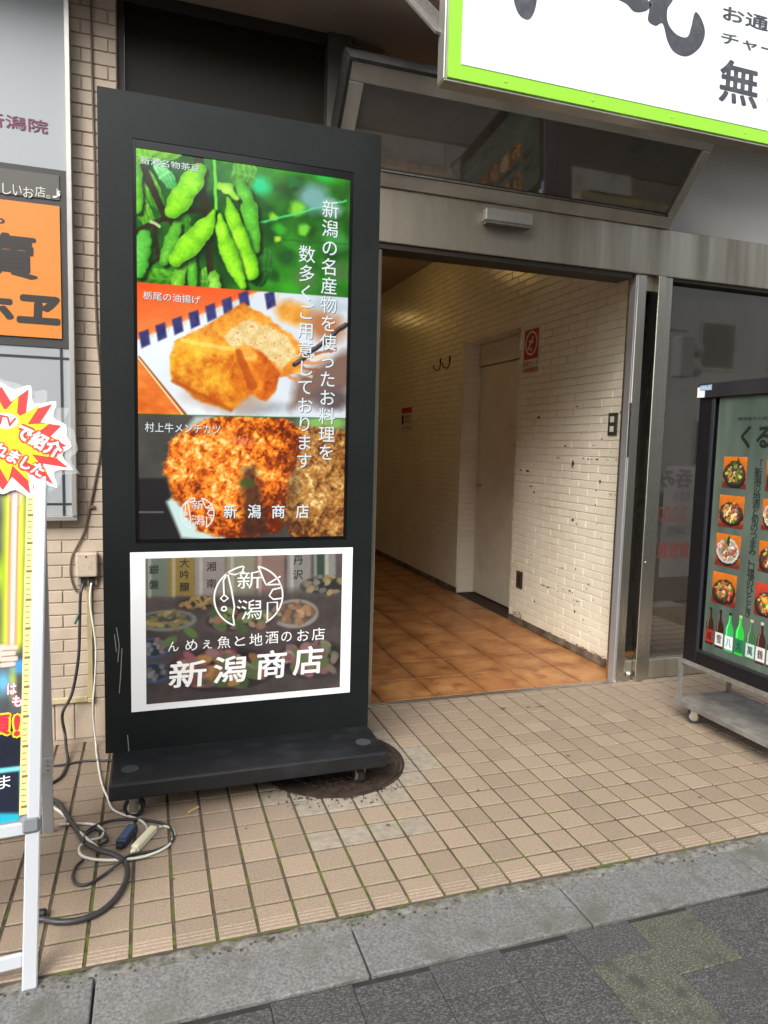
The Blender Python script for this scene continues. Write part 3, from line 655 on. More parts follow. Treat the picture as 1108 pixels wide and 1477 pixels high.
bm = bmesh.new(); q = d_.normalized(); s_ = q.cross(Vector((0, 1, 0))).normalized(); obox(bm, p0, q, s_, q.cross(s_), (0, -.022, -.004), (d_.length, .022, .004)); obox(bm, p0, q, s_, q.cross(s_), (0, -.022, .004), (d_.length, -.018, .034))
fin(bm, 'bracket', mat('galvanised', (150, 148, 144), .5, .8, c2=(120, 118, 114), scale=70), sg)

# ================================================================ DIGITAL KIOSK
KX0, KX1, KY, KZ0, KZ1 = -.165, .866, 2.71, .150, 2.535
ki = thing('display_kiosk', 'tall black digital signage kiosk showing green soybeans and fried food', 'kiosk', (.35, 2.72, 0))
PK = Plane((0, KY, 0), (1, 0, 0), (0, 0, 1))
SCX0, SCX1, SCZ0, SCZ1 = -.052, .757, .944, 2.381       # screen opening
bm = bmesh.new()      # cabinet: back box and a face with the screen cut out
box(bm, (KX0, KY+.012, KZ0), (KX1, KY+.115, KZ1), .006, 2)
for a, b in (((KX0, KZ0), (SCX0, KZ1)), ((SCX1, KZ0), (KX1, KZ1)), ((SCX0, SCZ1), (SCX1, KZ1)), ((SCX0, KZ0), (SCX1, SCZ0))):
    box(bm, (a[0], KY, a[1]), (b[0], KY+.0115, b[1]))
bmesh.ops.remove_doubles(bm, verts=bm.verts, dist=1e-5)
fin(bm, 'cabinet', M_BLACK, ki)
bm = bmesh.new()
for a, b in (((SCX0, SCZ0), (SCX0+.012, SCZ1)), ((SCX1-.012, SCZ0), (SCX1, SCZ1)), ((SCX0+.012, SCZ1-.028), (SCX1-.012, SCZ1)), ((SCX0+.012, SCZ0), (SCX1-.012, SCZ0+.014))):
    box(bm, (a[0]+.0005, KY+.003, a[1]+.0005), (b[0]-.0005, KY+.0112, b[1]-.0005))
fin(bm, 'bezel', M_BEZ, ki)
EM = 1.0/2**EXPO
scr = Print(PK, SCX0+.012, SCX1-.012, SCZ0+.014, SCZ1-.028, 280, 495)
x, y = scr.x, scr.y
# --- top picture: soybeans
x, y = scr.x0, scr.y0
n1, n2, n3 = fbm(x, y, 26, 1), fbm(x, y, 60, 5), fbm(x, y, 9, 9)
scr.c = scr.lerp((n2-.3)*1.6, (12, 54, 10), (70, 190, 36))
scr.warp(5, 14, 3)
for cx, cy, r, col in ((377, 268, 22, (20, 215, 150)), (455, 285, 34, (128, 178, 184)), (480, 300, 22, (140, 186, 176)), (430, 300, 16, (140, 225, 50)), (470, 250, 22, (40, 180, 70)), (440, 240, 16, (60, 210, 70)), (495, 240, 14, (20, 100, 50)), (405, 330, 14, (60, 180, 40)), (380, 400, 9, (226, 220, 40)), (400, 345, 8, (200, 226, 50)), (396, 312, 9, (160, 226, 40)), (490, 390, 26, (70, 110, 56)), (440, 400, 24, (80, 120, 60)), (485, 345, 26, (60, 150, 64)), (415, 370, 20, (20, 74, 26)), (440, 330, 12, (130, 220, 60)), (395, 395, 14, (16, 70, 20)), (470, 330, 12, (30, 100, 44)), (425, 262, 12, (24, 110, 50))):
    scr.put(scr.ell(cx, cy, r, r*.8, .4, .6)*.85, col)
def leaf(cx, cy, rx, ry, ang, c0, c1, seed):
    m = scr.ell(cx, cy, rx, ry, ang, .1); t = ((scr.x-cx)*math.cos(ang)+(scr.y-cy)*math.sin(ang))/rx; q = (-(scr.x-cx)*math.sin(ang)+(scr.y-cy)*math.cos(ang))/ry
    scr.put(m, scr.lerp(.5-q*.5+.25*np.sin(t*14+np.abs(q)*7)*.6+fbm(x, y, 5, seed)*.4-.2, c0, c1)); scr.put(m*np.clip(1-np.abs(q)*9, 0, 1)*.6, c1)
scr.warp(3, 9, 4)
for L in ((222, 214, 44, 16, .15, (70, 140, 16), (176, 228, 90), 1), (200, 222, 18, 26, .3, (60, 140, 10), (150, 220, 60), 2), (215, 268, 14, 40, -.5, (40, 120, 10), (150, 226, 70), 3), (205, 300, 12, 34, -.5, (50, 130, 10), (170, 236, 80), 4), (238, 250, 10, 28, -.6, (40, 150, 60), (170, 250, 170), 5), (325, 222, 18, 12, .3, (60, 130, 16), (130, 205, 60), 6), (352, 250, 18, 30, .2, (40, 110, 16), (120, 200, 60), 7), (380, 226, 20, 14, .5, (80, 140, 20), (170, 216, 90), 8), (262, 330, 12, 30, .2, (20, 70, 8), (70, 150, 30), 9), (230, 400, 30, 14, .1, (20, 80, 8), (100, 190, 40), 10), (300, 405, 16, 22, .1, (30, 90, 8), (120, 210, 60), 11), (380, 385, 16, 30, .3, (16, 60, 12), (50, 130, 40), 12)): leaf(*L)
scr.warp(1.5, 8, 5)
scr.put(scr.cap((368, 322), (500, 288), 1.4)[0]*.8, (80, 215, 130)); scr.put(scr.cap((410, 345), (505, 352), 1.)[0]*.6, (30, 80, 40))
for P0, P1, r0, r1 in (((206, 240), (240, 314), 6, 5), ((196, 334), (240, 312), 5, 4), ((222, 322), (228, 372), 4, 3), ((196, 398), (228, 372), 3, 3), ((284, 208), (300, 330), 8, 4), ((247, 318), (262, 345), 4, 2), ((300, 345), (306, 410), 5, 5), ((258, 305), (300, 300), 3, 5)): scr.put(scr.cap(P0, P1, r0, r1)[0], scr.lerp(n3, (26, 26, 8), (62, 52, 20)))
scr.put(scr.cap((309, 205), (312, 300), 2.2)[0], (110, 214, 50)); scr.put(scr.cap((218, 318), (230, 326), 2.)[0], (190, 200, 150))
hf = fbm(x, y, 3.2, 55, 3); mf = fbm(x, y, 12, 57)
def pod(pts, rs, c0=(62, 146, 4), c1=(170, 252, 40), beans=(.22, .52, .82), seed=3):
    """soybean pod: tapered husk with a few swollen beans, fuzzy skin, soft shadow on what lies behind"""
    sp = smooth_path([Vector((*p, 0)) for p in pts], 5); n = len(sp); rr = np.interp(np.linspace(0, len(rs)-1, n), range(len(rs)), rs)
    tt = np.linspace(0, 1, n); sw = sum(np.exp(-((tt-b)/.11)**2) for b in beans); rr = rr*(.80+.26*sw)
    mk, ht, sd_ = (np.zeros(x.shape) for _ in range(3)); best = np.zeros(x.shape); side = np.zeros(x.shape)
    for i in range(n-1):
        a, b = (sp[i].x, sp[i].y), (sp[i+1].x, sp[i+1].y)
        sd_ = np.maximum(sd_, np.clip(scr.cap((a[0]+5, a[1]+5), (b[0]+5, b[1]+5), rr[i]*1.2, rr[i+1]*1.2)[1]*2.5, 0, 1))
        m, h = scr.cap(a, b, rr[i], rr[i+1]); d = Vector((b[0]-a[0], b[1]-a[1], 0)).normalized(); sgn = ((scr.x-a[0])*(-d.y)+(scr.y-a[1])*d.x)/rr[i]
        side = np.where(h > ht, sgn, side); best = np.where(h > ht, sw[i], best); mk = np.maximum(mk, m); ht = np.maximum(ht, h)
    scr.put(sd_*.8, (8, 26, 4))
    lit = np.sqrt(np.clip(1-(1-ht)**2, 0, 1))*.75+.30*side*.6+(best-.5)*.20*np.clip(ht*2, 0, 1)+(hf-.5)*.34+(mf-.5)*.5
    scr.put(mk, scr.lerp(lit, c0, c1)); scr.put(mk*np.clip((lit-.86)*2.6, 0, 1)*.7, (214, 255, 130)); scr.put(mk*np.clip((.14-ht)*7, 0, 1)*.55, (196, 236, 90) if seed % 2 else (30, 84, 6))
pod([(347, 262), (360, 300), (367, 357)], [8, 12, 10], (46, 126, 14), (110, 214, 60)); pod([(208, 338), (203, 362), (200, 392)], [11, 15, 11], (46, 130, 24), (110, 214, 80), seed=4); pod([(256, 322), (248, 345), (236, 376)], [7, 10, 8], (40, 110, 16), (110, 206, 56))
pod([(195, 240), (197, 300)], [10, 9], (50, 130, 20), (120, 214, 50)); pod([(262, 376), (256, 412)], [9, 9], (60, 130, 16), (130, 216, 50)); pod([(276, 330), (278, 408)], [6, 8], (36, 104, 12), (100, 200, 46), seed=4); pod([(308, 396), (311, 416)], [8, 9], (60, 140, 20), (150, 226, 80))
pod([(287, 244), (270, 272), (250, 302)], [13, 19, 15], beans=(.3, .75)); pod([(308, 304), (301, 320), (282, 343), (254, 373)], [4, 11, 18, 13], beans=(.45, .8)); pod([(330, 284), (334, 305), (346, 345), (362, 391)], [4, 9, 15, 14], beans=(.35, .62, .9), seed=4); pod([(318, 310), (321, 332), (332, 368), (350, 410)], [4, 9, 13, 7], beans=(.3, .58, .82))
pod([(316, 266), (328, 271), (343, 285)], [6, 8, 4], (96, 176, 20), (190, 240, 90), beans=(.5,))
# --- middle picture: fried tofu on a plate
line1 = lambda xx: 405+(xx-194)*.075
mid = np.clip((y-line1(x))/1.2, 0, 1); mid *= np.clip((597+(x-200)*.022-y)/1.2, 0, 1)
keep = scr.c.copy(); scr.warp(0)
wood = fbm(x*.35+y*.2, y-x*.3, 9, 71)
scr.c = scr.lerp((y-405)/60+wood*.4-.2, (236, 78, 22), (240, 122, 58))
plate = scr.poly([(192, 492), (372, 420), (520, 415), (520, 610), (272, 602), (196, 515)]); scr.put(plate, scr.lerp(fbm(x, y, 60, 2)*.7+(x-200)/600, (244, 248, 250), (196, 206, 214)))
for cx, cy in ((208, 490), (232, 480), (256, 471), (280, 462), (304, 452), (328, 443), (352, 434), (390, 434)):
    scr.put(scr.poly([(cx-8, cy-11), (cx+6, cy-16), (cx+9, cy+6), (cx-4, cy+12)]), scr.lerp(n3, (30, 28, 84), (74, 72, 128)))
    scr.put(scr.ell(cx+12, cy-8, 3, 8, .2, .5)*.5, (220, 190, 130))
scr.put(scr.poly([(190, 512), (204, 520), (272, 600), (190, 602)]), scr.lerp(wood, (206, 84, 18), (252, 160, 70))); scr.put(scr.cap((200, 516), (268, 600), 3)[0], (150, 80, 26)); scr.put(scr.cap((196, 512), (264, 598), 1.2)[0], (255, 222, 160))
scr.warp(4, 12, 6)
scr.put(scr.ell(380, 590, 70, 12, -.1, .8)*.45, (120, 130, 140)); scr.put(scr.ell(425, 452, 36, 22, .3, .5), scr.lerp(fbm(x, y, 10, 22), (200, 120, 30), (246, 184, 84))); scr.put(scr.ell(470, 470, 40, 30, .5, .6), (176, 116, 72)); scr.put(scr.poly([(430, 540), (510, 500), (510, 560), (420, 590)], 8), (124, 96, 84)); scr.put(scr.ell(480, 575, 40, 22, 0, .6), (92, 80, 78)); scr.put(scr.ell(475, 440, 30, 12, .2, .6), (170, 188, 196))
for k in range(6): scr.put(scr.cap((410+k*9, 540-k*6), (440+k*9, 552-k*10), 2.2)[0]*.8, ((210, 130, 70), (240, 200, 150), (150, 80, 40))[k % 3])
t1 = fbm(x, y, 8, 21); t2 = fbm(x, y, 26, 23); t3 = fbm(x, y, 3, 29, 2); blis = np.clip((fbm(x, y, 5, 33, 2)-.62)*6, 0, 1)
crust = lambda k, lo, hi: scr.lerp(np.clip((t1-.5)*.7+(t2-.5)*1.0+.5+k+(t3-.5)*.25, 0, 1), lo, hi)
scr.put(scr.ell(330, 575, 80, 26, .1, .6)*.55, (150, 110, 80))
scr.put(scr.poly([(250, 492), (300, 468), (352, 436), (388, 456), (440, 500), (436, 535), (400, 545), (330, 520)], 2), crust(.05, (186, 84, 8), (255, 190, 70)))
scr.warp(5, 9, 7); scr.put(scr.poly([(322, 484), (358, 458), (412, 482), (432, 512), (406, 532), (372, 508), (336, 500)], 2), scr.lerp(t1*.7+t3*.5-.05, (196, 156, 76), (255, 244, 200))); scr.put(scr.poly([(322, 484), (358, 458), (412, 482), (432, 512), (406, 532), (372, 508), (336, 500)], 2)*np.clip((t3-.66)*6, 0, 1)*.8, (206, 116, 40))
scr.warp(2.2, 14, 8); scr.put(scr.cap((426, 526), (500, 468), 3.4)[0], (44, 36, 38)); scr.put(scr.cap((426, 524), (500, 466), .8)[0]*.7, (150, 140, 140))
scr.put(scr.poly([(340, 500), (362, 498), (386, 514), (404, 538), (399, 563), (384, 579), (362, 568)], 2), crust(-.1+(380-x)*.004, (176, 62, 2), (252, 160, 36)))
scr.put(scr.ell(356, 508, 20, 12, .4, .4), crust(.15, (206, 96, 10), (255, 206, 96)))
body_ = [(245, 513), (252, 492), (272, 484), (312, 486), (344, 508), (366, 545), (360, 570), (334, 592), (290, 580), (248, 548)]
bmk = scr.poly(body_, 2); scr.put(bmk, crust((300-x)*.0026+(520-y)*.002, (196, 82, 0), (255, 214, 56))); scr.put(bmk*blis*.22, (255, 236, 130)); scr.put(bmk*np.clip((.36-t1)*4, 0, 1)*.35, (168, 66, 0)); scr.put(scr.poly([(248, 500), (272, 484), (312, 486), (344, 508), (322, 512), (276, 504)], 3)*.55, (255, 190, 60)); scr.put(scr.poly([(344, 508), (366, 545), (360, 570), (334, 592), (338, 550)], 4)*.5, (206, 92, 6)); scr.put(scr.poly([(248, 548), (290, 580), (334, 592), (330, 584), (290, 570), (252, 538)], 3)*.5, (176, 74, 2))
scr.put(scr.cap((344, 508), (364, 556), 5, 7)[0]*.55, (160, 56, 2)); scr.put(scr.cap((250, 550), (334, 591), 2.6)[0]*.6, (170, 76, 4)); scr.put(scr.cap((262, 490), (336, 504), 3)[0]*.5, (255, 230, 130))
scr.warp(0)
scr.c = keep*(1-mid[..., None])+scr.c*mid[..., None]; keep = scr.c.copy()
# --- bottom picture: breaded cutlets
low = np.clip((y-(597+(x-200)*.022))/1.2, 0, 1)
scr.c = scr.lerp(fbm(x, y, 40, 31), (52, 52, 50), (88, 84, 76)); scr.put(scr.poly([(196, 690), (240, 690), (262, 780), (196, 784)], 2), (30, 28, 28)); scr.put(scr.poly([(196, 738), (236, 738), (236, 740), (196, 740)], 1), (110, 112, 110))
scr.put(scr.poly([(240, 724), (262, 776), (340, 784), (300, 760), (256, 712)], 3), (196, 220, 214)); scr.put(scr.poly([(282, 600), (312, 598), (262, 640), (246, 646)], 4), (176, 188, 184))
scr.put(scr.ell(470, 610, 50, 16, 0, .6), (130, 176, 88))
wx, wy = x+(fbm(x, y, 14, 81)-.5)*16, y+(fbm(x, y, 14, 83)-.5)*16
cr = fbm(wx, wy, 7.5, 41, 3); rid = 1-np.abs(fbm(wx*1.2, wy*.8, 9, 44, 2)*2-1); cs = fbm(x, y, 40, 47); cf = fbm(x, y, 3., 49, 2)
scr.warp(7, 10, 9)
def cutlet(pts, cx, cy, r, lo, mi, hi):
    k = scr.poly(pts, 2.5); d = np.hypot((x-cx)/r, (y-cy)/r); sh = .62-.42*d**2+(cs-.5)*.7-(x-cx)/r*.16-(y-cy)/r*.14
    v = sh+(cr-.5)*1.35+(rid-.75)*.4+(cf-.5)*.75+.06
    scr.put(k, scr.lerp(v*1.9, lo, mi)); scr.put(k*np.clip((v-.52)*2.2, 0, 1), hi); scr.put(k*np.clip((v-.86)*3, 0, 1)*.8, (255, 232, 170)); scr.put(k*np.clip((.0-v)*3, 0, 1)*.4, tuple(q*.5 for q in lo))
cutlet([(392, 640), (430, 612), (512, 620), (512, 782), (430, 784), (398, 740)], 470, 690, 90, (84, 46, 20), (166, 108, 48), (206, 160, 86))
cutlet([(234, 672), (250, 632), (300, 604), (360, 598), (424, 606), (440, 640), (418, 690), (404, 768), (330, 778), (288, 768), (248, 715)], 318, 668, 108, (120, 40, 2), (236, 118, 20), (255, 182, 76))
scr.warp(5, 12, 10); scr.put(scr.poly([(350, 676), (370, 672), (388, 770), (350, 780)], 6)*.8, scr.lerp(n3, (34, 20, 18), (84, 50, 36))); scr.put(scr.ell(358, 696, 14, 9, 0, .5)*.85, (60, 84, 26)); scr.put(scr.ell(424, 700, 14, 70, 0, .9)*.5, (60, 34, 22)); scr.put(scr.ell(350, 636, 26, 10, .2, .9)*.4, (200, 110, 140))
scr.warp(0)
scr.c = keep*(1-low[..., None])+scr.c*low[..., None]
M_SCR = mat_attr('screen_picture', .12, emit=1.2*EM)
so = scr.build('screen', M_SCR, ki, -.0095)
M_GLOWW = mat_emit('screen_white', (236, 246, 250), .95*EM); M_SHADOW = mat_emit('screen_dark', (30, 34, 30), .6*EM)
def scr_text(body, u0, v0, u1, v1, **kw):
    text_px(body, PK, u0+.8, v0+.8, u1+.8, v1+.8, -.0091, M_SHADOW, so, **kw); text_px(body, PK, u0, v0, u1, v1, -.0088, M_GLOWW, so, **kw)
scr_text('新潟名物茶豆', 203, 224, 289, 247); scr_text('栃尾の油揚げ', 207, 419, 290, 438); scr_text('村上牛メンチカツ', 210, 609, 319, 626)
def column(body, u0, v0, u1, v1):
    column_px(body, PK, u0+.8, v0+.8, u1+.8, v1+.8, -.0091, M_SHADOW, so, .004); column_px(body, PK, u0, v0, u1, v1, -.0088, M_GLOWW, so, .004)
column('新潟の名産物を使ったお料理を', 463, 288, 486, 664); column('数多くご用意しております', 430, 353, 453, 676)
for k, ch in enumerate('新潟商店'): scr_text(ch, 323+k*34.8, 728, 342+k*34.8, 748, bold=.012)
def emblem(pl, cu0, cv0, cu1, cv1, off, m, parent, wd):
    """round line emblem: split ring, a leaping fish on the left, bottle and cup on the right, the two characters between"""
    a0, b1 = pl.ab(cu0, cv0); a1, b0 = pl.ab(cu1, cv1); cx, cy, rx, ry = (a0+a1)/2, (b0+b1)/2, (a1-a0)/2, (b1-b0)/2
    P = lambda u, v: (cx+u*rx, cy+v*ry)
    arc = lambda t0, t1, r=1., n=24: [P(r*math.cos(rad(t0+(t1-t0)*k/n)), r*math.sin(rad(t0+(t1-t0)*k/n))) for k in range(n+1)]
    L = [arc(100, 245), arc(-60, 75), [P(-.15, .98), P(-.2, .8), P(-.42, .72), P(-.62, .78), P(-.74, .55), P(-.72, .1), P(-.82, -.02), P(-.72, -.12), P(-.60, -.02), P(-.70, .08)],
         [P(-.62, .78), P(-.5, .2), P(-.42, -.3), P(-.46, -.6), P(-.42, -.9)], [P(-.72+.07*math.cos(k*.7), -.35+.07*math.sin(k*.7)) for k in range(10)],
         [P(.26, .97), P(.42, .55), P(.5, .36), P(.95, .36)], [P(.5, .36), P(.93, .62)], [P(.97, .25), P(.7, .2), P(.6, .0), P(.72, -.12), P(.98, -.1)], [P(.55, -.85), P(.55, -.22), P(.84, -.22), P(.84, -.55)],
         [P(-.30, -.10), P(-.22, -.18)], [P(-.34, -.3), P(-.26, -.36)]]
    strokes(pl, L, wd, off, m, parent, 'emblem')
    q = lambda u0, v0, u1, v1, s: text_ab(s, pl, *P(u0, v0), *P(u1, v1), off, m, parent, bold=-.004)
    q(-.34, .26, .36, .84, '新'); q(-.22, -.74, .38, -.10, '潟')
emblem(PK, 261, 718, 309, 764, -.0088, M_GLOWW, so, .0042)
# paper poster on the lower front
po = B('poster', (-.072, KY-.0022, .302), (.784, KY-.0006, .912), M_WHITE, ki); tag(po, 'white bordered paper poster on the lower front of the kiosk')
ps = Print(PK, -.0185, .7405, .328, .888, 200, 150)
x, y = ps.x, ps.y
ps.c = ps.lerp(fbm(x, y, 24, 3), (62, 54, 52), (112, 98, 92))
for i, (xx, wd, c, top) in enumerate(((228, 20, (116, 130, 112), 812), (262, 19, (150, 128, 62), 806), (303, 22, (158, 148, 142), 803), (348, 22, (150, 148, 120), 801), (388, 22, (150, 118, 108), 801), (431, 17, (150, 146, 142), 797), (460, 9, (56, 76, 62), 797), (476, 8, (150, 150, 142), 797))):
    ps.put(ps.poly([(xx-wd, top-30), (xx+wd, top-30), (xx+wd, 860), (xx-wd, 860)]), scrc := np.asarray(c, float)*.9)
    ps.put(ps.cap((xx-wd*.6, 780), (xx-wd*.6, 860), 2.5)[0]*.5, (200, 196, 186))
ps.put(ps.poly([(205, 868), (500, 845), (500, 1020), (205, 1020)], 6)*.85, ps.lerp(fbm(x, y, 18, 13), (50, 44, 46), (96, 86, 82)))
def dish(cx, cy, rx, ry, rim, food, seed, nb=26):
    ps.put(ps.ell(cx, cy, rx, ry, -.05, .1), rim); ps.put(ps.ell(cx, cy-1, rx*.86, ry*.78, -.05, .15), np.asarray(rim)*.55)
    rg = np.random.default_rng(seed)
    for k in range(nb):
        a, r = rg.random()*6.28, rg.random()**.5*.75; c = np.asarray(food[rg.integers(len(food))], float)*rg.uniform(.75, 1.1)
        ps.put(ps.ell(cx+math.cos(a)*r*rx, cy-2+math.sin(a)*r*ry, rx*rg.uniform(.10, .24), ry*rg.uniform(.14, .32), rg.uniform(-1, 1), .35), c)
dish(240, 895, 46, 16, (120, 122, 116), [(150, 134, 82), (164, 146, 96), (120, 112, 74)], 1); dish(285, 871, 34, 12, (70, 60, 56), [(160, 136, 84), (140, 110, 66)], 2); dish(425, 885, 36, 22, (150, 142, 134), [(164, 126, 94), (176, 142, 112), (150, 110, 76)], 3)
dish(470, 845, 40, 16, (72, 72, 74), [(120, 116, 106), (150, 130, 86)], 4); dish(345, 895, 60, 22, (84, 72, 70), [(160, 92, 64), (84, 106, 60), (150, 120, 98), (120, 140, 90)], 5, 40)
dish(220, 935, 26, 16, (66, 84, 110), [(120, 120, 124), (150, 120, 110)], 6); dish(222, 970, 26, 16, (66, 84, 110), [(120, 120, 124)], 7)
dish(320, 965, 84, 34, (46, 40, 42), [(150, 84, 92), (166, 120, 70), (92, 112, 66), (140, 100, 110), (120, 60, 70), (170, 150, 120)], 8, 70); dish(450, 950, 54, 30, (56, 48, 50), [(150, 110, 112), (160, 140, 130), (104, 118, 76), (140, 96, 98)], 9, 50)
for cx, cy, an in ((275, 912, .6), (245, 925, -.5)): ps.put(ps.ell(cx, cy, 14, 7, an, .3), (92, 116, 62))
ps.c *= .97+.1*(fbm(x, y, 4, 77)[..., None]-.5)
for st_, u_, v0_, v1_ in (('銀盤', 222, 812, 852), ('大吟醸', 266, 804, 854), ('湘南', 305, 806, 852), ('丹沢', 430, 798, 838)): column_px(st_, PK, u_-7, v0_, u_+7, v1_, .0036, mat('label_ink', (40, 36, 34), .5), po, .01)
po2 = ps.build('poster_picture', mat_attr('poster_print', .5, gain=.75), po, .003)
M_PW = mat('poster_white', (238, 238, 236), .5)
def kp(body, pl, u0, v0, u1, v1, **kw): return text_px(body, pl, u0, v0, u1, v1, .0042, M_PW, po, **kw)
for k, (ch, sz, uu, vv) in enumerate(zip('んめぇ魚と地酒のお店', (15, 17, 13, 19, 15, 19, 19, 15, 17, 19), (250, 276, 299, 323, 346, 369, 392, 413, 437, 459), (932, 930, 929, 926, 924, 922, 919, 918, 916, 914))):
    kp(ch, PK, uu-sz/2, vv-sz/2, uu+sz/2, vv+sz/2)
for ch, u0, v0, u1, v1 in (('新', 244, 950, 298, 993), ('潟', 308, 944, 356, 986), ('商', 370, 936, 413, 980), ('店', 423, 930, 466, 974)): kp(ch, PK, u0, v0, u1, v1, bold=.018, shear=.06)
emblem(PK, 309, 817, 407, 902, .0042, M_PW, po, .0062)
# base plate, caps, castors
bm = bmesh.new(); box(bm, (-.142, 2.445, .088), (.868, 2.860, .1495), .008, 2); fin(bm, 'base_plate', M_BLACKD, ki)
for xx in (-.075, .80):
    bm = bmesh.new(); cyl(bm, (xx, 2.555, .1496), (xx, 2.555, .1512), .030, 28); fin(bm, 'bolt_cap', mat('cap_grey', (62, 64, 68), .4), ki)
def caster(parent, cx, cy, zt, r=.036, yaw=0.):
    ax = Vector((math.cos(yaw), math.sin(yaw), 0)); bm = bmesh.new(); c = Vector((cx, cy, r)); cyl(bm, c-ax*.013, c+ax*.013, r, 24); wh = fin(bm, 'wheel', M_RUB, parent)
    bm = bmesh.new(); cyl(bm, c-ax*.015, c+ax*.015, r*.62, 20); fin(bm, 'wheel_hub', mat('hub_grey', (168, 166, 162), .4), wh)
    bm = bmesh.new(); pp = ax.cross(Vector((0, 0, 1)))
    for s in (-1, 1): obox(bm, c+ax*s*.0195, ax, pp, (0, 0, 1), (-.002, -.014, -.012), (.002, .018, zt-r-.004))
    obox(bm, c, ax, pp, (0, 0, 1), (-.024, -.022, zt-r-.006), (.024, .03, zt-r-.0005)); fin(bm, 'fork', M_STEEL, parent)
for xx, yy, a in ((-.06, 2.505, 1.45), (.775, 2.53, .15), (-.06, 2.80, .2), (.775, 2.80, 1.2)): caster(ki, xx, yy, .0885, .036, a)
# scratches on the paint: light scuffs with a shape of their own
M_SCR2 = mat('scuff', (120, 118, 112), .7)
sc_l = [[(168, 905), (172, 930), (170, 955)], [(176, 935), (174, 975), (172, 1000)], [(184, 1060), (186, 1085)], [(165, 915), (168, 940)]]
for L in sc_l: strokes(PK, [[PK.ab(*p) for p in L]], .003, .0006, M_SCR2, ki, 'scuff_mark')

# ================================================================ manhole, litter
mh = thing('manhole_cover', 'round rusty cast iron manhole cover half under the kiosk base', 'manhole cover', (MHX, MHY, 0))
bm = bmesh.new(); cyl(bm, (MHX, MHY, -.02), (MHX, MHY, .0035), MHR-.032, 64); fin(bm, 'lid', M_IRON, mh)
for r0, r1, zt in ((MHR-.030, MHR-.012, .006), (MHR-.009, MHR+.002, .005)):
    bm = bmesh.new(); n = 72; R = []
    for k in range(n):
        a = k*2*math.pi/n; c, s = math.cos(a), math.sin(a); R.append([bm.verts.new((MHX+q*c, MHY+q*s, z)) for q, z in ((r0, -.02), (r0, zt), (r1, zt), (r1, -.02))])
    for k in range(n):
        A, C = R[k], R[(k+1) % n]
        for q in range(3): bm.faces.new((A[q], A[q+1], C[q+1], C[q]))
    fin(bm, 'rim', M_IRON, mh)
bm = bmesh.new()
for i in range(-9, 10):
    for j in range(-9, 10):
        cx, cy = i*.03, j*.03
        if math.hypot(cx, cy) > MHR-.055: continue
        a = math.pi/4 if (i+j) % 2 else -math.pi/4; r = Vector((math.cos(a), math.sin(a), 0)); u = Vector((-math.sin(a), math.cos(a), 0))
        obox(bm, (MHX+cx, MHY+cy, .0036), r, u, (0, 0, 1), (-.012, -.004, 0), (.012, .004, .0035))
tag(fin(bm, 'tread_pattern', M_IRON, mh), None, kind='stuff')
g0, g1 = onZ(272, 1172, .005), onZ(286, 1164, .005)
bm = bmesh.new(); cyl(bm, g0, g1, .0042, 10); lt = fin(bm, 'cigarette_end', mat('filter_tan', (196, 160, 96), .8)); tag(lt, 'tan cigarette end lying on the tiles in front of the kiosk', 'litter')

# ================================================================ LEFT WALL SIGNBOARD
YL = 3.150
ws = thing('wall_signboard', 'tall framed wall sign with white, black, orange and grey panels', 'signboard', (-.7, YL, 1.0))
PL = Plane((-.3, YL, 0), (1, 0, 0), (0, 0, 1))
LX = -1.25; E_ = -.308
bm = bmesh.new(); box(bm, (E_, YL-.02, 1.005), (-.288, YL+.044, 3.168), .002); box(bm, (LX, YL-.012, .985), (-.288, YL+.044, 1.0045), .002); fin(bm, 'sign_frame', M_ALU, ws)
def panel(name, z0, z1, m, dy=0., x0=LX, x1=E_-.0005): return B(name, (x0, YL+dy, z0), (x1, YL+.04, z1), m, ws)
M_LP = mat('sign_pale_grey', (150, 155, 158), .4); M_CHAR = mat('sign_charcoal', (52, 51, 49), .55)
pa = panel('white_panel', 2.386, 3.168, M_LP)
panel('black_band', 1.690, 2.385, M_CHAR, -.004)
B('blackboard', (LX, YL-.008, 2.268), (-.335, YL-.0045, 2.362), mat('sign_blackboard', (84, 82, 78), .6), ws)
pb = B('orange_panel', (LX, YL-.010, 1.726), (-.335, YL-.0046, 2.244), mat('sign_orange', (204, 124, 46), .45), ws)
pc = panel('grey_panel', 1.0055, 1.689, M_LP)
text_px('新潟院', PL, -24, 160, 70, 194, .0022, mat('plum_ink', (104, 34, 68), .5), ws, bold=.012)
M_CHALK = mat('chalk', (206, 204, 196), .8)
for s, u0, u1, v0 in (('し', 4, 17, 265), ('い', 19, 32, 267), ('お', 34, 49, 270), ('店', 51, 66, 269)): text_px(s, PL, u0, v0, u1, v0+17, .0096, M_CHALK, ws)
text_px('♪', PL, 76, 272, 89, 288, .0096, M_CHALK, ws)
aa = PL.ab(70, 285); strokes(PL, [[(aa[0]+.006*math.cos(k*.8), aa[1]+.006*math.sin(k*.8)) for k in range(9)]], .002, .0096, M_CHALK, ws, 'lettering')
M_BR = mat('brush_ink', (38, 34, 32), .55)
text_px('賣', PL, -38, 332, 57, 406, .0108, M_BR, ws, bold=.026)
text_px('ヱ', PL, 25, 424, 89, 471, .0108, M_BR, ws, bold=.05, shear=.05); text_px('ホ', PL, -45, 418, 22, 470, .0108, M_BR, ws, bold=.05); text_px('や', PL, -20, 310, 8, 330, .0108, M_BR, ws, bold=.02)
text_px('日本酒', PL, -18, 560, 40, 572, .0022, mat('grey_ink', (130, 132, 132), .5), ws)
M_LINE = mat('sign_line', (44, 44, 46), .5)
bm = bmesh.new()
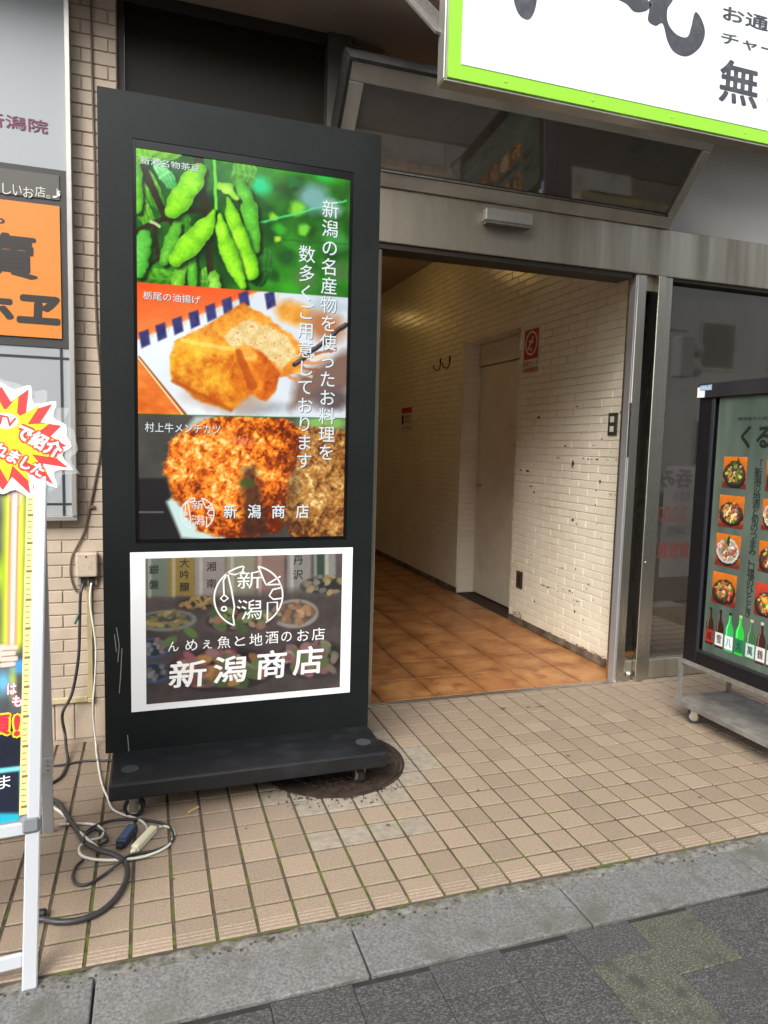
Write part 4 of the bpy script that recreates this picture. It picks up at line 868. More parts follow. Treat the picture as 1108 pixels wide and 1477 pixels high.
for (u0, v0, u1, v1, wd) in ((-60, 507, 103, 518, .010), (60, 725, 104, 727, .009)):
    a, b = PL.ab(u1, v1); box(bm, (LX, YL-.0015, b-wd/2), (E_-.001, YL-.0004, b+wd/2))
a, b = PL.ab(90, 600); box(bm, (-.3+a-.005, YL-.0022, 1.006), (-.3+a+.005, YL-.0016, 1.688)); fin(bm, 'sign_lines', M_LINE, ws)

# outlet box, ducts and cables on the wall
YB = WY-.045
ob = thing('outlet_box', 'weatherproof beige outlet box on the brick wall', 'outlet', (-.256, WY, .77))
B('cover', (-.300, YB, .742), (-.214, WY-.001, .846), M_BEIGEP, ob, .008, 3); B('back_plate', (-.296, WY-.018, .700), (-.216, WY-.001, .7415), mat('beige_plastic_dark', (140, 126, 112), .6), ob, .004)
bm = bmesh.new(); cyl(bm, (-.258, YB-.002, .830), (-.258, YB+.003, .830), .004, 12); fin(bm, 'screw', M_RUB, ob)
B('socket', (-.282, WY-.026, .706), (-.262, WY-.0185, .738), M_RUB, ob); B('socket', (-.250, WY-.026, .706), (-.230, WY-.0185, .738), M_RUB, ob)
M_DUCT = mat('cream_duct', (196, 182, 142), .5, c2=(182, 168, 130), scale=10)
du = thing('cable_duct', 'cream plastic cable duct running down the brick wall and along it', 'cable duct', (-.25, WY, .2))
B('vertical_run', (-.262, WY-.014, .205), (-.240, WY-.001, .699), M_DUCT, du, .002); B('horizontal_run', (-1.1, WY-.015, .188), (-.262, WY-.001, .212), M_DUCT, du, .002); B('corner_piece', (-.2615, WY-.018, .184), (-.236, WY-.001, .2045), M_DUCT, du, .003)
wall = lambda px, py, d=.008: onY(px, py, WY-d)
for nm, pts, r, lab in (('wall_cable', [wall(131, -20), wall(132, 60), wall(134, 150), wall(137, 270), wall(137, 400), wall(140, 480), wall(146, 560), wall(146, 640), wall(138, 690), wall(131, 725), wall(122, 765), wall(110, 790), wall(103, 806), wall(102, 830), wall(108, 850), wall(112, 853)], .0042, 'brown cable clipped to the brick pier looping round the outlet box'),):
    tag(T(nm, pts, r, M_BRCORD), lab, 'cable')
bm = bmesh.new(); c_ = wall(133, 731, .004); box(bm, (c_.x-.010, WY-.013, c_.z-.008), (c_.x+.012, WY-.001, c_.z+.006), .002); tag(fin(bm, 'cable_clip', M_BRCORD), 'small brown clip holding the cable above the outlet box', 'clip')
gr = lambda px, py, z=.006: onZ(px, py, z)
bc = T('power_cable', [Vector((-.272, WY-.03, .715)), wall(116, 860, .05), wall(115, 900, .05), wall(113, 950, .06), wall(104, 1000, .06), wall(90, 1030, .06), wall(94, 1060, .05), gr(96, 1082, .03), gr(98, 1098), gr(90, 1118), gr(78, 1128), gr(58, 1136), gr(40, 1140)], .0065, M_CORD); tag(bc, 'thick black power cable hanging from the outlet box to the tiles', 'cable')
gt = bmesh.new(); a = wall(108, 900, .055); b = wall(114, 886, .055); tube(gt, [a, (a+b)/2, b], .005, 8, 4); tag(fin(gt, 'cable_tie', mat('green_tape', (46, 100, 76), .5)), 'green tape tag on the black cable by the wall', 'tag')
wc = T('white_cable', [Vector((-.240, WY-.03, .715)), wall(130, 870, .05), wall(138, 930, .06), wall(137, 980, .06), wall(134, 1020, .06), gr(138, 1070, .02), gr(140, 1092), gr(147, 1130), gr(156, 1152), gr(162, 1166), gr(176, 1174), gr(200, 1182), gr(210, 1190), gr(213, 1199, .014)], .0042, M_WCORD); tag(wc, 'white cable hanging from the outlet box down to the cream plug', 'cable')
tag(T('floor_cable', [gr(40, 1106), gr(85, 1104), gr(120, 1098), gr(156, 1097), gr(190, 1094)], .0045, M_CORD), 'thin black cable along the foot of the wall behind the kiosk', 'cable')
tag(T('coiled_cable', [gr(52, 1327, .012), gr(62, 1326, .012), gr(85, 1330, .011), gr(115, 1327, .011), gr(145, 1315, .011), gr(170, 1292, .011), gr(183, 1265, .012), gr(181, 1245, .014), gr(165, 1233, .02), gr(140, 1225, .02), gr(122, 1213, .012), gr(110, 1195, .01), gr(96, 1176, .01), gr(84, 1158, .01), gr(66, 1150, .01)], .0085, M_CORD, seg=10), 'thick black cable looping forward over the front tiles', 'cable')
tag(T('looped_cable', [gr(90, 1168, .006), gr(98, 1178, .006), gr(112, 1200), gr(124, 1218), gr(142, 1218), gr(155, 1212), gr(150, 1202), gr(138, 1196, .008), gr(124, 1205, .018), gr(120, 1215, .02), gr(125, 1200, .016), gr(140, 1190, .008), gr(165, 1183), gr(200, 1182), gr(235, 1188), gr(250, 1200), gr(246, 1216), gr(222, 1227), gr(190, 1233, .01), gr(172, 1245, .022), gr(150, 1262), gr(128, 1275), gr(112, 1276), gr(105, 1265), gr(110, 1250), gr(120, 1240)], .0048, M_CORD), 'thin black cable in loops beside the plugs', 'cable')
tag(T('white_lead', [gr(58, 1150), gr(70, 1160), gr(88, 1172), gr(100, 1184, .008), gr(112, 1198, .012), gr(130, 1214, .02), gr(150, 1230, .006)], .0052, M_WCORD), 'pale stiff lead crossing under the black loops beside the stand', 'cable')
tag(T('white_loop', [gr(86, 1190), gr(110, 1188), gr(138, 1190), gr(149, 1199), gr(145, 1208, .008), gr(128, 1213, .012), gr(115, 1222), gr(118, 1234), gr(140, 1240), gr(175, 1240, .012), gr(210, 1235), gr(240, 1222), gr(251, 1206), gr(248, 1196), gr(238, 1192), gr(230, 1193, .012)], .0045, M_WCORD), 'white cord looping round the cream and blue plugs', 'cord')
def plug(name, pa_, pb_, w, h, m, lab):
    a, b = gr(*pa_), gr(*pb_); d = b-a; d.z = 0; L = d.length; d.normalize(); s = Vector((-d.y, d.x, 0)); o = thing(name, lab, 'plug', (a.x, a.y, 0))
    bm = bmesh.new(); obox(bm, (a.x, a.y, 0), d, s, (0, 0, 1), (0, -w/2, .002), (L, w/2, h), .004); fin(bm, 'body', m, o)
    bm = bmesh.new(); obox(bm, (a.x, a.y, 0), d, s, (0, 0, 1), (-.014, -w*.32, .005), (-.0005, w*.32, h*.7), .003); fin(bm, 'strain_relief', M_RUB if m != M_PLASTC else m, o)
    bm = bmesh.new(); obox(bm, (a.x, a.y, 0), d, s, (0, 0, 1), (L*.1, -w*.34, h+.0004), (L*.9, w*.34, h+.0012)); fin(bm, 'face_plate', mat(m.name+'_face', (70, 88, 120) if m != M_PLASTC else (222, 216, 186), .5), o)
M_PLASTC = mat('cream_plastic', (226, 220, 190), .45)
plug('power_adapter', (174, 1222), (192, 1198), .036, .03, mat('blue_plastic', (42, 52, 74), .45), 'blue and black power adapter among the cables on the tiles')
plug('extension_plug', (194, 1229), (222, 1199), .026, .028, M_PLASTC, 'cream extension plug lying beside the blue adapter')
bm = bmesh.new(); cp = gr(55, 1326, .0); obox(bm, cp, (1, 0, 0), (0, 1, 0), (0, 0, 1), (-.03, -.012, .002), (.022, .012, .026), .006); tag(fin(bm, 'cable_joint', M_RUB), 'black taped cable joint by the front leg of the stand', 'cable joint')

# ================================================================ A-FRAME POSTER STAND (left)
TH = rad(5); HR = Vector((math.cos(TH), math.sin(TH), 0)); HB = Vector((-math.sin(TH), math.cos(TH), 0))
FU = (Vector((.010, .27, 1.22))).normalized()
O = Vector((-.268, 1.752, -.010)); PF = Plane(O, HR, FU); SWD, SHT = .62, 1.36
st = thing('poster_stand', 'silver aluminium A-frame stand with a bright poster', 'poster stand', tuple(O))
M_STW = mat('stand_aluminium', (214, 218, 222), .35, .35)
def sbox(name, a0, b0, n0, a1, b1, n1, m=M_STW, bev=.003, parent=st): 
    bm = bmesh.new(); obox(bm, O, HR, FU, PF.n, (a0, b0, n0), (a1, b1, n1), bev); return fin(bm, name, m, parent)
LEGW = .034
sbox('leg', -LEGW, .002, -.022, 0, .395, .0); sbox('leg', -SWD, .002, -.022, -SWD+LEGW, .395, .0)
sbox('front_frame', -.030, .396, -.022, 0, SHT, .004); sbox('front_frame', -SWD, .396, -.022, -SWD+.030, SHT, .004); sbox('front_frame', -SWD+.0305, .366, -.020, -.0305, .396, .003); sbox('front_frame', -SWD+.0305, SHT-.03, -.020, -.0305, SHT, .003)
sbox('cross_bar', -SWD+.0345, .055, -.018, -.0345, .088, -.004)
cj = sbox('corner_joint', -.046, .364, -.024, .003, .412, .0075, mat('joint_grey', (120, 122, 126), .4), .010)
sbox('backing_board', -SWD+.03, .396, -.018, -.0305, SHT-.031, -.010, mat('backing_grey', (120, 122, 124), .6), 0)
sbox('tape_measure', -.048, .414, -.0095, -.0305, SHT-.04, -.002, mat('tape_yellow', (232, 214, 140), .5), 0)
bm = bmesh.new()
for k in range(60):
    b = .43+k*.0146; obox(bm, O, HR, FU, PF.n, (-.044, b, -.0019), (-.044+(.010 if k % 5 else .013), b+(.0022 if k % 5 else .006), -.0014))
tag(fin(bm, 'tape_marks', mat('tape_marks', (120, 104, 70), .6), st), None, kind='stuff')
pp = Print(PF, -SWD+.031, -.0485, .40, SHT-.035, 120, 330)
x, y = pp.x, pp.y
pp.c = pp.lerp(fbm(x, y, 30, 61), (44, 48, 54), (112, 116, 120))
gl = np.abs(x-(21-(y-700)*.018)); up = np.clip((945-y)/20, 0, 1)
pp.put(np.clip((22-gl)/12, 0, 1)*up, (206, 226, 40)); pp.put(np.clip((12-gl)/5, 0, 1)*up, (250, 236, 110)); pp.put(np.clip((8-gl)/2, 0, 1)*up, (232, 110, 80)); pp.put(np.clip((5.5-gl)/3, 0, 1)*up, (250, 232, 214))
pp.put(pp.ell(-2, 830, 14, 40, 0, .8)*.8, (190, 226, 30)); pp.put(pp.ell(28, 962, 20, 14, 0, .5), (70, 150, 214)); pp.put(pp.ell(4, 985, 20, 26, 0, .8), (110, 190, 226)); pp.put(pp.ell(18, 985, 8, 40, 0, .8)*.8, (196, 220, 90))
pp.put(pp.ell(6, 942, 17, 13, .3, .15), (238, 204, 188))
for k in range(4): pp.put(pp.cap((2, 936+k*8), (20+(-1)**k*2, 934+k*8), 3.4)[0], (244, 214, 198)); pp.put(pp.cap((2, 940+k*8), (20, 938+k*8), .6)[0], (120, 80, 70))
pp.put(np.clip((y-1048)/6, 0, 1), pp.lerp(fbm(x, y, 40, 66), (18, 22, 40), (40, 48, 70)))
ry = 1113-x*.12; pp.put(np.clip((5-np.abs(y-ry))/3, 0, 1), (130, 226, 236)); pp.put(np.clip((3-np.abs(x-30))/2, 0, 1)*np.clip((y-ry)/4, 0, 1), (40, 170, 196)); pp.put(np.clip((y-1172)/5, 0, 1), (40, 178, 204))
pp.put(np.clip((y-1200)/4, 0, 1), (60, 190, 210))
pq = pp.build('stand_poster', mat_attr('stand_print', .4, gain=.8), st, -.0095)
M_PINK = mat('hot_pink', (214, 30, 110), .5); M_YEL = mat('bright_yellow', (246, 214, 30), .5); M_RED = mat('bright_red', (222, 40, 60), .5)
for s, u0, v0, u1, v1 in (('は', -4, 984, 12, 1004), ('も', 4, 1002, 21, 1022)):
    text_px(s, PF, u0, v0, u1, v1, -.0085, M_PINK, pq, bold=.10); text_px(s, PF, u0+1, v0+1, u1-1, v1-1, -.008, M_WHITE, pq, bold=.03)
for s, u0, v0, u1, v1 in (('頂', -34, 1030, 3, 1064), ('!!', 8, 1030, 31, 1064)):
    text_px(s, PF, u0-3, v0-3, u1+3, v1+3, -.0085, M_YEL, pq, bold=.12); text_px(s, PF, u0, v0, u1, v1, -.008, M_RED, pq, bold=.045)
text_px('ま', PF, -14, 1118, 6, 1140, -.0085, M_WHITE, pq)
# rear leg frame
bt = O+FU*1.30-PF.n*.03; bf = Vector((-.314, 2.478, 0.0)); BU = (bt-HR*.01-bf).normalized()
BN = HR.cross(BU).normalized(); HR2 = BU.cross(BN).normalized()
LB = (bt-bf).length
M_STG = mat('stand_grey', (186, 187, 190), .45, .15)
for a0 in (-.036, -SWD+.02):
    bm = bmesh.new(); obox(bm, bf, HR2, BU, BN, (a0, .0, -.014), (a0+.034, .30, .014), .002); fin(bm, 'rear_leg', M_STG, st)
    bm = bmesh.new(); obox(bm, bf, HR2, BU, BN, (a0-.004, .296, -.018), (a0+.038, LB-.02, .016), .002); fin(bm, 'rear_frame', M_STG, st)
bm = bmesh.new(); obox(bm, bf, HR2, BU, BN, (-.050, .27, .0165), (.002, .335, .0205), .001); fin(bm, 'hinge_plate', M_STG, st)
for b in (.285, .305, .322):
    bm = bmesh.new(); c0 = bf+HR2*(-.014)+BU*b+BN*.0205; cyl(bm, c0, c0+BN*.002, .004, 10); fin(bm, 'rivet', M_STEEL, st)
bm = bmesh.new(); obox(bm, bf, HR2, BU, BN, (-SWD+.054, .02, -.01), (-.0365, .045, .01), .002); fin(bm, 'rear_bar', M_STG, st)
# star-burst placard clipped to the stand
PB = Plane(O+FU*1.355+PF.n*.012, HR, (HB*.12+Vector((0, 0, 1))).normalized())
sb = thing('starburst_placard', 'red and yellow starburst placard clipped on top of the stand', 'placard', tuple(PB.o))
def star(cpx, cpy, spikes, r1, r0, off, m, name, th=0., ph=0., sq=.86, rot=.45, rnd=0):
    ca, cb_ = PB.ab(cpx, cpy); sc_ = abs(PB.ab(cpx+1, cpy)[0]-ca); pts = []
    for k in range(spikes*2):
        r = (r1 if k % 2 == 0 else r0)*(1+(.07*math.sin(k*2.3+1))); t = k*math.pi/spikes+ph; X, Y = r*math.cos(t), r*sq*math.sin(t)
        pts.append((ca+(X*math.cos(rot)+Y*math.sin(rot))*sc_, cb_+(-X*math.sin(rot)+Y*math.cos(rot))*sc_))
    if rnd: pts = [(p.x, p.y) for p in smooth_path([Vector((*p, 0)) for p in pts+[pts[0]]], rnd)[:-1]]
    return poly_ab(PB, pts, off, m, sb, name, th)
M_CLEAR = mat('clear_plastic', (235, 238, 240), .08, alpha=.12, spec=.8)
BCX, BCY = 3, 632
star(BCX+3, BCY+2, 18, 118, 104, -.0035, M_CLEAR, 'clear_backing', .0015, rnd=4); star(BCX, BCY, 16, 111, 94, 0., M_WHITE, 'white_star', .003, rnd=3)
star(BCX, BCY, 16, 103, 70, .0008, mat('burst_red', (232, 62, 62), .45), 'red_star'); star(BCX, BCY, 16, 86, 50, .0014, mat('burst_yellow', (248, 226, 36), .45), 'yellow_star', ph=.1)
ca, cb_ = PB.ab(BCX, BCY+6); 
def btext(s, cx, cy, w, h, **kw):
    a, b = PB.ab(cx, cy); sc_ = abs(PB.ab(cx+1, cy)[0]-a); text_ab(s, PB, a-(w+5)*sc_/2, b-(h+7)*sc_/2, a+(w+5)*sc_/2, b+(h+7)*sc_/2, .0020, mat('burst_red', (232, 62, 62)), sb, rot=-.52, bold=.19, **kw); text_ab(s, PB, a-w*sc_/2, b-h*sc_/2, a+w*sc_/2, b+h*sc_/2, .0028, M_WHITE, sb, rot=-.52, bold=.04, **kw)
btext('で紹介', 57, 636, 72, 27); btext('されました', 20, 659, 100, 21)
a, b = PB.ab(8, 607); sc_ = abs(PB.ab(9, 607)[0]-a)
poly_ab(PB, [(a+24*sc_*math.cos(k*.3), b+19*sc_*math.sin(k*.3)) for k in range(21)], .0022, mat('tv_yellow', (252, 216, 40), .45), sb, 'tv_shape')
poly_ab(PB, [(a+19*sc_*math.cos(k*.3), b+13*sc_*math.sin(k*.3)) for k in range(21)], .0026, M_WHITE, sb, 'tv_screen')
text_ab('TV', PB, a-14*sc_, b-8*sc_, a+15*sc_, b+8*sc_, .003, mat('burst_red', (232, 62, 62)), sb, rot=-.2, bold=.02)

# ================================================================ MENU LIGHT BOX ON TROLLEY (right)
MX = 2.5
mb = thing('menu_board', 'black framed menu board with food photos and bottles on a trolley', 'menu board', (MX+.08, 2.28, .31))
PM = Plane((MX, 2.72, 0), (0, -1, 0), (0, 0, 1))
MY0, MY1, MZ0, MZ1 = 1.83, 2.716, .318, 1.655
bm = bmesh.new(); box(bm, (MX+.028, MY0, MZ0), (MX+.19, MY1, MZ1-.001), .003)
for a, b in (((MY0, MZ0), (MY0+.10, MZ1-.065)), ((MY1-.082, MZ0), (MY1, MZ1-.065)), ((MY0+.1005, MZ0), (MY1-.0825, MZ0+.072))): box(bm, (MX, a[0], a[1]), (MX+.027, b[0], b[1]), .002)
fin(bm, 'cabinet', mat('menu_black', (13, 14, 18), .4, c2=(18, 19, 24), scale=8), mb)
B('lid', (MX-.012, MY0-.006, MZ1-.064), (MX+.20, MY1+.006, MZ1+.006), mat('menu_lid', (40, 40, 43), .5, c2=(32, 32, 35), scale=8), mb, .004)
B('inner_frame', (MX-.004, MY1-.100, MZ0+.06), (MX+.004, MY1-.086, MZ1-.068), mat('menu_rail', (66, 68, 74), .35, .6), mb, .001); B('inner_frame', (MX-.004, MY0+.086, MZ0+.060), (MX+.004, MY1-.1005, MZ0+.074), mat('menu_rail', (66, 68, 74)), mb, .001)
B('tape_patch', (MX-.0135, MY1-.042, MZ1-.060), (MX-.0123, MY1+.004, MZ1-.012), M_WHITE, mb); B('tape_patch', (MX-.0147, MY1-.085, MZ1-.028), (MX-.0136, MY1-.012, MZ1-.004), mat('tape_blue', (96, 148, 200), .5, c2=(200, 206, 210), scale=60), mb)
mp = Print(PM, .122, 2.72-MY0-.1, MZ0+.072, MZ1-.066, 60, 90)
mp.c = mp.lerp(fbm(mp.A*100, mp.B*22, 6, 5)*.8+fbm(mp.A*100, mp.B*100, 30, 8)*.5-.15, (58, 72, 64), (112, 126, 114))
mpo = mp.build('menu_panel', mat_attr('menu_print', .5, gain=.8), mb, -.006)
MPW = lambda off=-.0045: off
M_MINK = mat('menu_ink', (22, 30, 26), .5)
text_px('野菜巻きと肉刺', PM, 1063, 600, 1112, 607, -.005, M_MINK, mb)
text_px('くる', PM, 1066, 613, 1112, 647, -.005, M_MINK, mb, bold=.03)
column_px('「新潟の地酒と旬のつまみ、口福のひととき', PM, 1080, 664, 1091, 892, -.005, M_MINK, mb, .01)
def food(u0, v0, u1, v1, seed, bgc=(232, 126, 34)):
    a0, a1, b1, b0 = PM.ab(u0, (v0+v1)/2)[0], PM.ab(u1, (v0+v1)/2)[0], PM.ab((u0+u1)/2, v0)[1], PM.ab((u0+u1)/2, v1)[1]; b0 -= .004; b1 += .004; g = Print(PM, a0, a1, b0, b1, 40, 48); rg = np.random.default_rng(seed*7+1)
    U, V = (g.A-a0)/(a1-a0), (b1-g.B)/(b1-b0); nz = fbm(U*100, V*100, 9, seed); U = U+(nz-.5)*.10; V = V+(fbm(U*100, V*100, 9, seed+50)-.5)*.10
    E = lambda cx, cy, rx, ry, s=.25, an=0.: np.clip((1-np.sqrt((((U-cx)*math.cos(an)+(V-cy)*math.sin(an))/rx)**2+((-(U-cx)*math.sin(an)+(V-cy)*math.cos(an))/ry)**2))/s, 0, 1)
    g.c = g.lerp(V*1.1+nz*.3, bgc, tuple(v*.7 for v in bgc)); g.put(np.clip((V-.74-rg.uniform(0, .1))*9, 0, 1), (96+rg.integers(40), 40, 26))
    cy = rg.uniform(.5, .62); ry = rg.uniform(.34, .42); tilt = rg.uniform(-.25, .25); pale = seed % 3 == 0
    g.put(E(.5, cy+.05, .50, ry+.03, .06, tilt), (26, 20, 18)); g.put(E(.5, cy, .47, ry, .06, tilt), (206, 200, 190) if pale else (56, 44, 38)); g.put(E(.5, cy-.01, .41, ry*.84, .1, tilt), (170, 160, 146) if pale else (84, 60, 44))
    pal = [[(236, 126, 60), (240, 96, 84), (250, 170, 110), (226, 76, 50)], [(120, 160, 50), (70, 100, 34), (190, 206, 90), (230, 220, 190)], [(196, 110, 50), (140, 70, 30), (230, 180, 90), (250, 214, 120)], [(226, 90, 96), (250, 200, 190), (110, 140, 60), (246, 240, 226)]]
    p1, p2 = pal[seed % 4], pal[(seed*3+1) % 4]
    for k in range(46):
        a, r = rg.random()*6.28, rg.random()**.5*.34; pl_ = p1 if rg.random() < .6 else p2; X, Y = .5+math.cos(a)*r, cy-.03+math.sin(a)*r*ry/.42; q, w_ = rg.uniform(.04, .13), rg.uniform(.02, .07); an = rg.uniform(-1.5, 1.5); c = np.asarray(pl_[rg.integers(4)], float)*rg.uniform(.7, 1.1)
        g.put(E(X+.015, Y+.02, q, w_, .5, an)*.6, (40, 22, 14)); g.put(E(X, Y, q, w_, .3, an), c); g.put(E(X-.01, Y-.012, q*.5, w_*.4, .6, an)*.5, np.minimum(255, c*1.4))
    if seed % 2: g.put(E(.5+rg.uniform(-.2, .25), .2, .07, .17, .2, rg.uniform(-.6, .6)), (36, 64, 24))
    if seed == 8: g.put(E(.42, .5, .14, .11, .2), (250, 186, 40)); g.put(E(.39, .47, .05, .03, .5), (255, 236, 170))
    g.c = g.c*(.85+.3*nz[..., None]); return g.build('food_photo', mat_attr('menu_print', .5), mb, -.0048)
food(1042, 660, 1076, 703, 1); food(1036, 716, 1072, 760, 2); food(1031, 772, 1067, 817, 3); food(1026, 828, 1061, 872, 4)
food(1104, 664, 1136, 708, 5); food(1098, 722, 1132, 765, 6); food(1093, 783, 1128, 826, 7); food(1087, 844, 1124, 890, 8, (214, 70, 44))
def bottle(cx, top, bot, c, lab, tip):
    a, b1 = PM.ab(cx, top); _, b0 = PM.ab(cx, bot); h = b1-b0; wd = h*.13
    prof = [(-wd, 0), (wd, 0), (wd, .55), (wd*.8, .64), (wd*.32, .76), (wd*.3, .97), (-wd*.3, .97), (-wd*.32, .76), (-wd*.8, .64), (-wd, .55)]
    o = poly_ab(PM, [(a+q, b0+t*h) for q, t in prof], -.0047, mat('bottle_%d_%d_%d' % c, c, .3), mb, 'bottle_print')
    poly_ab(PM, [(a-wd, b0+.06*h), (a+wd, b0+.06*h), (a+wd, b0+.40*h), (a-wd, b0+.40*h)], -.0044, mat('label_%d_%d_%d' % lab, lab, .5), o, 'bottle_label')
    poly_ab(PM, [(a-wd*.34, b0+.93*h), (a+wd*.34, b0+.93*h), (a+wd*.34, b0+h), (a-wd*.34, b0+h)], -.0044, mat('cap_%d_%d_%d' % tip, tip, .4), o, 'bottle_cap')
    text_ab('越雪八久萬鶴峰'[k], PM, a-wd*.6, b0+.12*h, a+wd*.6, b0+.34*h, -.0041, M_MINK, o, bold=.012)
    poly_ab(PM, [(a-wd*.72, b0+.42*h), (a-wd*.5, b0+.42*h), (a-wd*.5, b0+.58*h), (a-wd*.16, b0+.75*h), (a-wd*.16, b0+.92*h), (a-wd*.22, b0+.92*h), (a-wd*.3, b0+.74*h), (a-wd*.72, b0+.6*h)], -.0044, mat('shine_%d_%d_%d' % c, tuple(min(255, v+70) for v in c), .3), o, 'bottle_shine')
for k, (cx, top, bot, c, lab, tip) in enumerate(((1025, 876, 930, (52, 32, 26), (150, 36, 30), (40, 24, 20)), (1039, 880, 936, (48, 30, 26), (206, 204, 200), (36, 26, 24)), (1053, 884, 942, (46, 170, 84), (206, 222, 224), (30, 34, 30)), (1068, 888, 947, (40, 190, 60), (24, 112, 70), (170, 190, 150)), (1084, 894, 954, (60, 100, 62), (170, 206, 190), (186, 176, 140)), (1099, 898, 960, (58, 36, 30), (214, 206, 204), (196, 180, 160)), (1115, 904, 966, (40, 60, 44), (206, 206, 200), (190, 180, 150)))): bottle(cx, top, bot, c, lab, tip)
tr = thing('sign_trolley', 'low weathered steel trolley under the menu board', 'trolley', (MX+.08, 2.3, 0))
M_TROL = mat('trolley_grey', (146, 143, 136), .55, .35, c2=(112, 108, 100), scale=14, detail=6)
B('platform', (MX-.01, MY0-.03, .083), (MX+.36, MY1+.028, .112), M_TROL, tr, .003)
bm = bmesh.new()
for a, b in (((MX-.005, MY0-.02, .296), (MX+.33, MY0, .317)), ((MX-.005, MY1, .296), (MX+.33, MY1+.02, .317)), ((MX-.005, MY0+.0005, .296), (MX+.012, MY1-.0005, .317)), ((MX+.31, MY0+.0005, .296), (MX+.33, MY1-.0005, .317))): box(bm, a, b)
fin(bm, 'top_frame', M_TROL, tr)
for xx in (MX-.004, MX+.31):
    for yy in (MY0-.019, MY1+.001): B('post', (xx, yy, .1125), (xx+.016, yy+.018, .2955), M_TROL, tr)
for xx in (MX+.05, MX+.29):
    for yy in (MY0+.04, MY1-.05): caster(tr, xx, yy, .0835, .034, .7)

# ================================================================ small things on the passage wall
PWL = Plane((CX1-.002, 4.0, 0), (0, -1, 0), (0, 0, 1))
def wallbox(name, u0, v0, u1, v1, d, m, parent=None, grow=0):
    p, q = onX(u0, v0, CX1-.003), onX(u1, v1, CX1-.003); return B(name, (CX1-.002-d, min(p.y, q.y), min(p.z, q.z)), (CX1-.002, max(p.y, q.y), max(p.z, q.z)), m, parent, .001)
nt_ = thing('camera_notice', 'red and white security camera notice beside the passage door', 'notice', (CX1-.003, 4.6, 2.05))
PN = Plane((CX1-.0045, 4.6, 0), (0, -1, 0), (0, 0, 1)); M_NR = mat('notice_red', (176, 36, 40), .5)
B('sheet', (CX1-.0042, 4.472, 1.885), (CX1-.002, 4.700, 2.230), mat('notice_white', (214, 208, 198), .45), nt_)
q = lambda y, z: (4.6-y, z)
poly_ab(PN, [q(4.685, 1.99), q(4.487, 1.99), q(4.487, 2.205), q(4.685, 2.205)], .0004, M_NR, nt_, 'red_field')
strokes(PN, [[(4.6-4.586+.078*math.cos(k*.25), 2.105+.082*math.sin(k*.25)) for k in range(26)], [q(4.63, 2.06), q(4.60, 2.10), q(4.56, 2.15)], [q(4.62, 2.12), q(4.56, 2.11)], [q(4.60, 2.07), q(4.58, 2.05)]], .014, .0008, mat('notice_white', (214, 208, 198)), nt_, 'pictogram')
text_ab('防犯カメラ', PN, 4.6-4.69, 1.94, 4.6-4.482, 1.978, .0006, M_NR, nt_, bold=.02); text_ab('24時間監視', PN, 4.6-4.69, 1.895, 4.6-4.482, 1.93, .0006, M_NR, nt_, bold=.02)
n2_ = thing('small_notice', 'small paper notice with a dark red heading deep in the passage', 'notice', (CX1-.003, 7.18, 1.63))
PN2 = Plane((CX1-.0045, 7.18, 0), (0, -1, 0), (0, 0, 1)); B('sheet', (CX1-.0042, 7.0, 1.50), (CX1-.002, 7.36, 1.76), mat('notice_white', (214, 208, 198)), n2_)
poly_ab(PN2, [(-.16, 1.69), (.16, 1.69), (.16, 1.75), (-.16, 1.75)], .0004, M_NR, n2_, 'red_heading'); poly_ab(PN2, [(-.15, 1.57), (-.08, 1.57), (-.08, 1.67), (-.15, 1.67)], .0004, M_INK, n2_, 'pictogram')
text_ab('張紙禁止', PN2, -.05, 1.63, .15, 1.67, .0005, M_INK, n2_); text_ab('管理組合', PN2, -.05, 1.58, .15, 1.615, .0005, M_INK, n2_); text_ab('立入禁止', PN2, -.16, 1.515, .16, 1.55, .0005, M_INK, n2_)
ol = thing('wall_switch', 'dark switch plate with two white buttons near the passage entrance', 'switch', (CX1, 3.58, 1.49))
B('plate', (CX1-.010, 3.538, 1.425), (CX1-.002, 3.622, 1.562), mat('plate_dark', (58, 54, 50), .4), ol, .002); B('button', (CX1-.014, 3.562, 1.505), (CX1-.0105, 3.598, 1.540), M_PLASTW, ol, .001); B('button', (CX1-.014, 3.562, 1.447), (CX1-.0105, 3.598, 1.482), M_PLASTW, ol, .001)
ol2 = thing('floor_outlet', 'dark brown outlet plate low on the white passage wall', 'outlet', (CX1, 4.6, .34))
B('plate', (CX1-.009, 4.562, .277), (CX1-.002, 4.652, .408), mat('plate_brown', (74, 58, 44), .5), ol2, .002); B('socket', (CX1-.0105, 4.592, .30), (CX1-.0092, 4.622, .385), M_RUB, ol2)
for yy, lab in ((6.28, 'wire hook on the passage wall, the one farther from the door'), (6.06, 'wire hook on the passage wall, the one nearer the door')):
    bm = bmesh.new(); tube(bm, [(CX1-.004, yy, 2.16), (CX1-.008, yy, 2.10), (CX1-.03, yy, 2.065), (CX1-.055, yy+.03, 2.08), (CX1-.06, yy+.04, 2.115)], .005, 8, 6); box(bm, (CX1-.008, yy-.012, 2.13), (CX1-.002, yy+.012, 2.18)); tag(fin(bm, 'wall_hook', mat('hook_dark', (46, 40, 34), .4, .6), None, True), lab, 'hook')

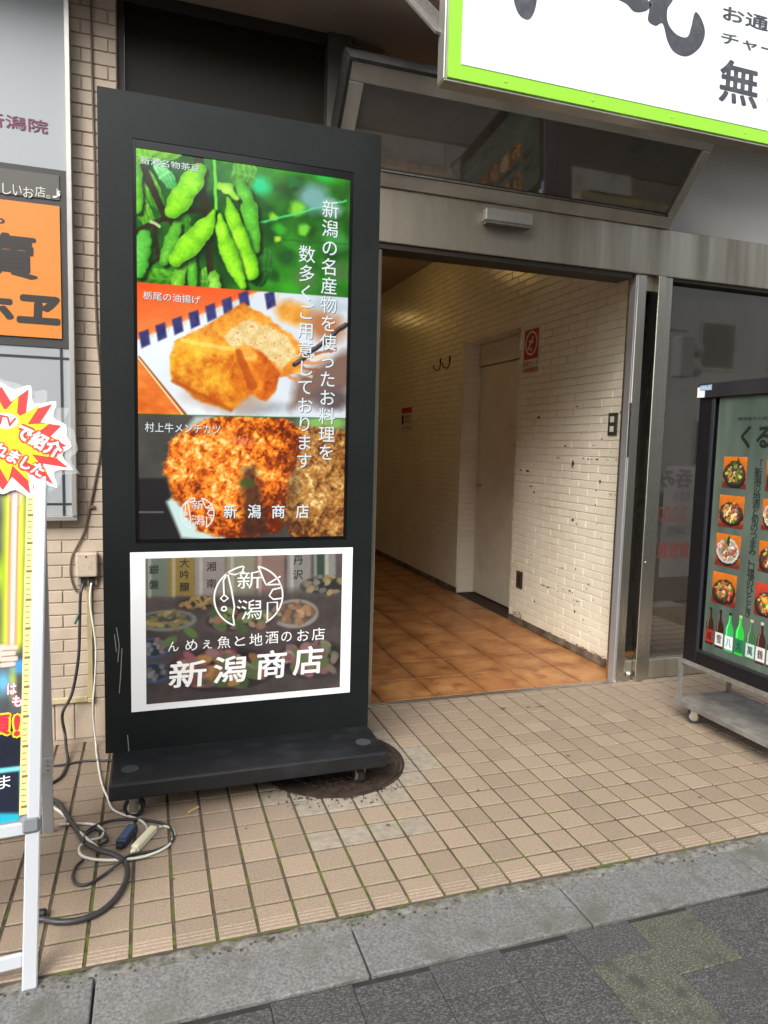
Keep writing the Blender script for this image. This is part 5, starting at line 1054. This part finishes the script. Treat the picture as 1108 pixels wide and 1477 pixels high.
# ================================================================ the street behind the camera (seen in the glass and steel)
ro = B('road', (-60, -9.5, -.159), (60, -1.9, -.15), M_ASPH); tag(ro, None, kind='structure')
tag(B('far_pavement', (-60, -12.6, -.159), (60, -9.6, -.02), M_GUT), None, kind='structure')
def building(x0, x1, h, col, lab, seed, y=-12.7):
    b = thing('street_building', lab, 'building', ((x0+x1)/2, y, -.02)); rg = random.Random(seed)
    B('wall', (x0, y-9, -.02), (x1, y, h), mat('render_%d' % seed, col, .8, c2=tuple(int(v*.93) for v in col), scale=.6), b)
    n = max(2, int((x1-x0)/2.6)); fl = int(h/3.3)
    for f in range(fl):
        for k in range(n):
            cx = x0+(k+.5)*(x1-x0)/n; z = .9+f*3.3
            wn = B('window', (cx-.75, y+.002, z), (cx+.75, y+.05, z+1.6), M_ALU, b); B('pane', (cx-.69, y+.0505, z+.06), (cx+.69, y+.055, z+1.54), M_DARKGL, wn)
    B('cornice', (x0-.1, y-.2, h), (x1+.1, y+.25, h+.35), M_GREYPAINT, b)
building(-16, -5.2, 9, (166, 158, 146), 'beige office block across the street', 1); building(-5, 4.5, 7, (190, 190, 186), 'pale low block across the street', 2); building(4.8, 13.5, 12, (104, 90, 78), 'taupe tall block across the street', 3); building(13.8, 26, 8.5, (196, 194, 188), 'whitish block at the far end across the street', 4)
def mirrored(px, py, ym): p = onY(px, py, 2*(YF+.055)-ym); return Vector((p.x, ym, p.z))
tg = thing('traffic_signal', 'grey traffic signal on an arm across the road', 'traffic signal', (mirrored(950, 490, -5.5).x-.4, -5.5, -.15))
p = mirrored(985, 515, -5.5); M_SIG = mat('signal_grey', (150, 150, 150), .5)
B('signal_case', (p.x-.17, -5.66, p.z-.42), (p.x+.17, -5.34, p.z+.42), M_SIG, tg, .03, 2)
for dz in (.2, -.2):
    bm = bmesh.new(); cyl(bm, (p.x+.171, -5.5, p.z+dz), (p.x+.40, -5.5, p.z+dz-.05), .15, 20, .15); fin(bm, 'visor', M_SIG, tg)
bm = bmesh.new(); cyl(bm, (p.x-1.2, -5.5, p.z+.55), (p.x+.05, -5.5, p.z+.55), .04); fin(bm, 'arm', M_SIG, tg)
bm = bmesh.new(); cyl(bm, (p.x-1.2, -5.5, -.15), (p.x-1.2, -5.5, p.z+.9), .07); fin(bm, 'pole', M_SIG, tg)
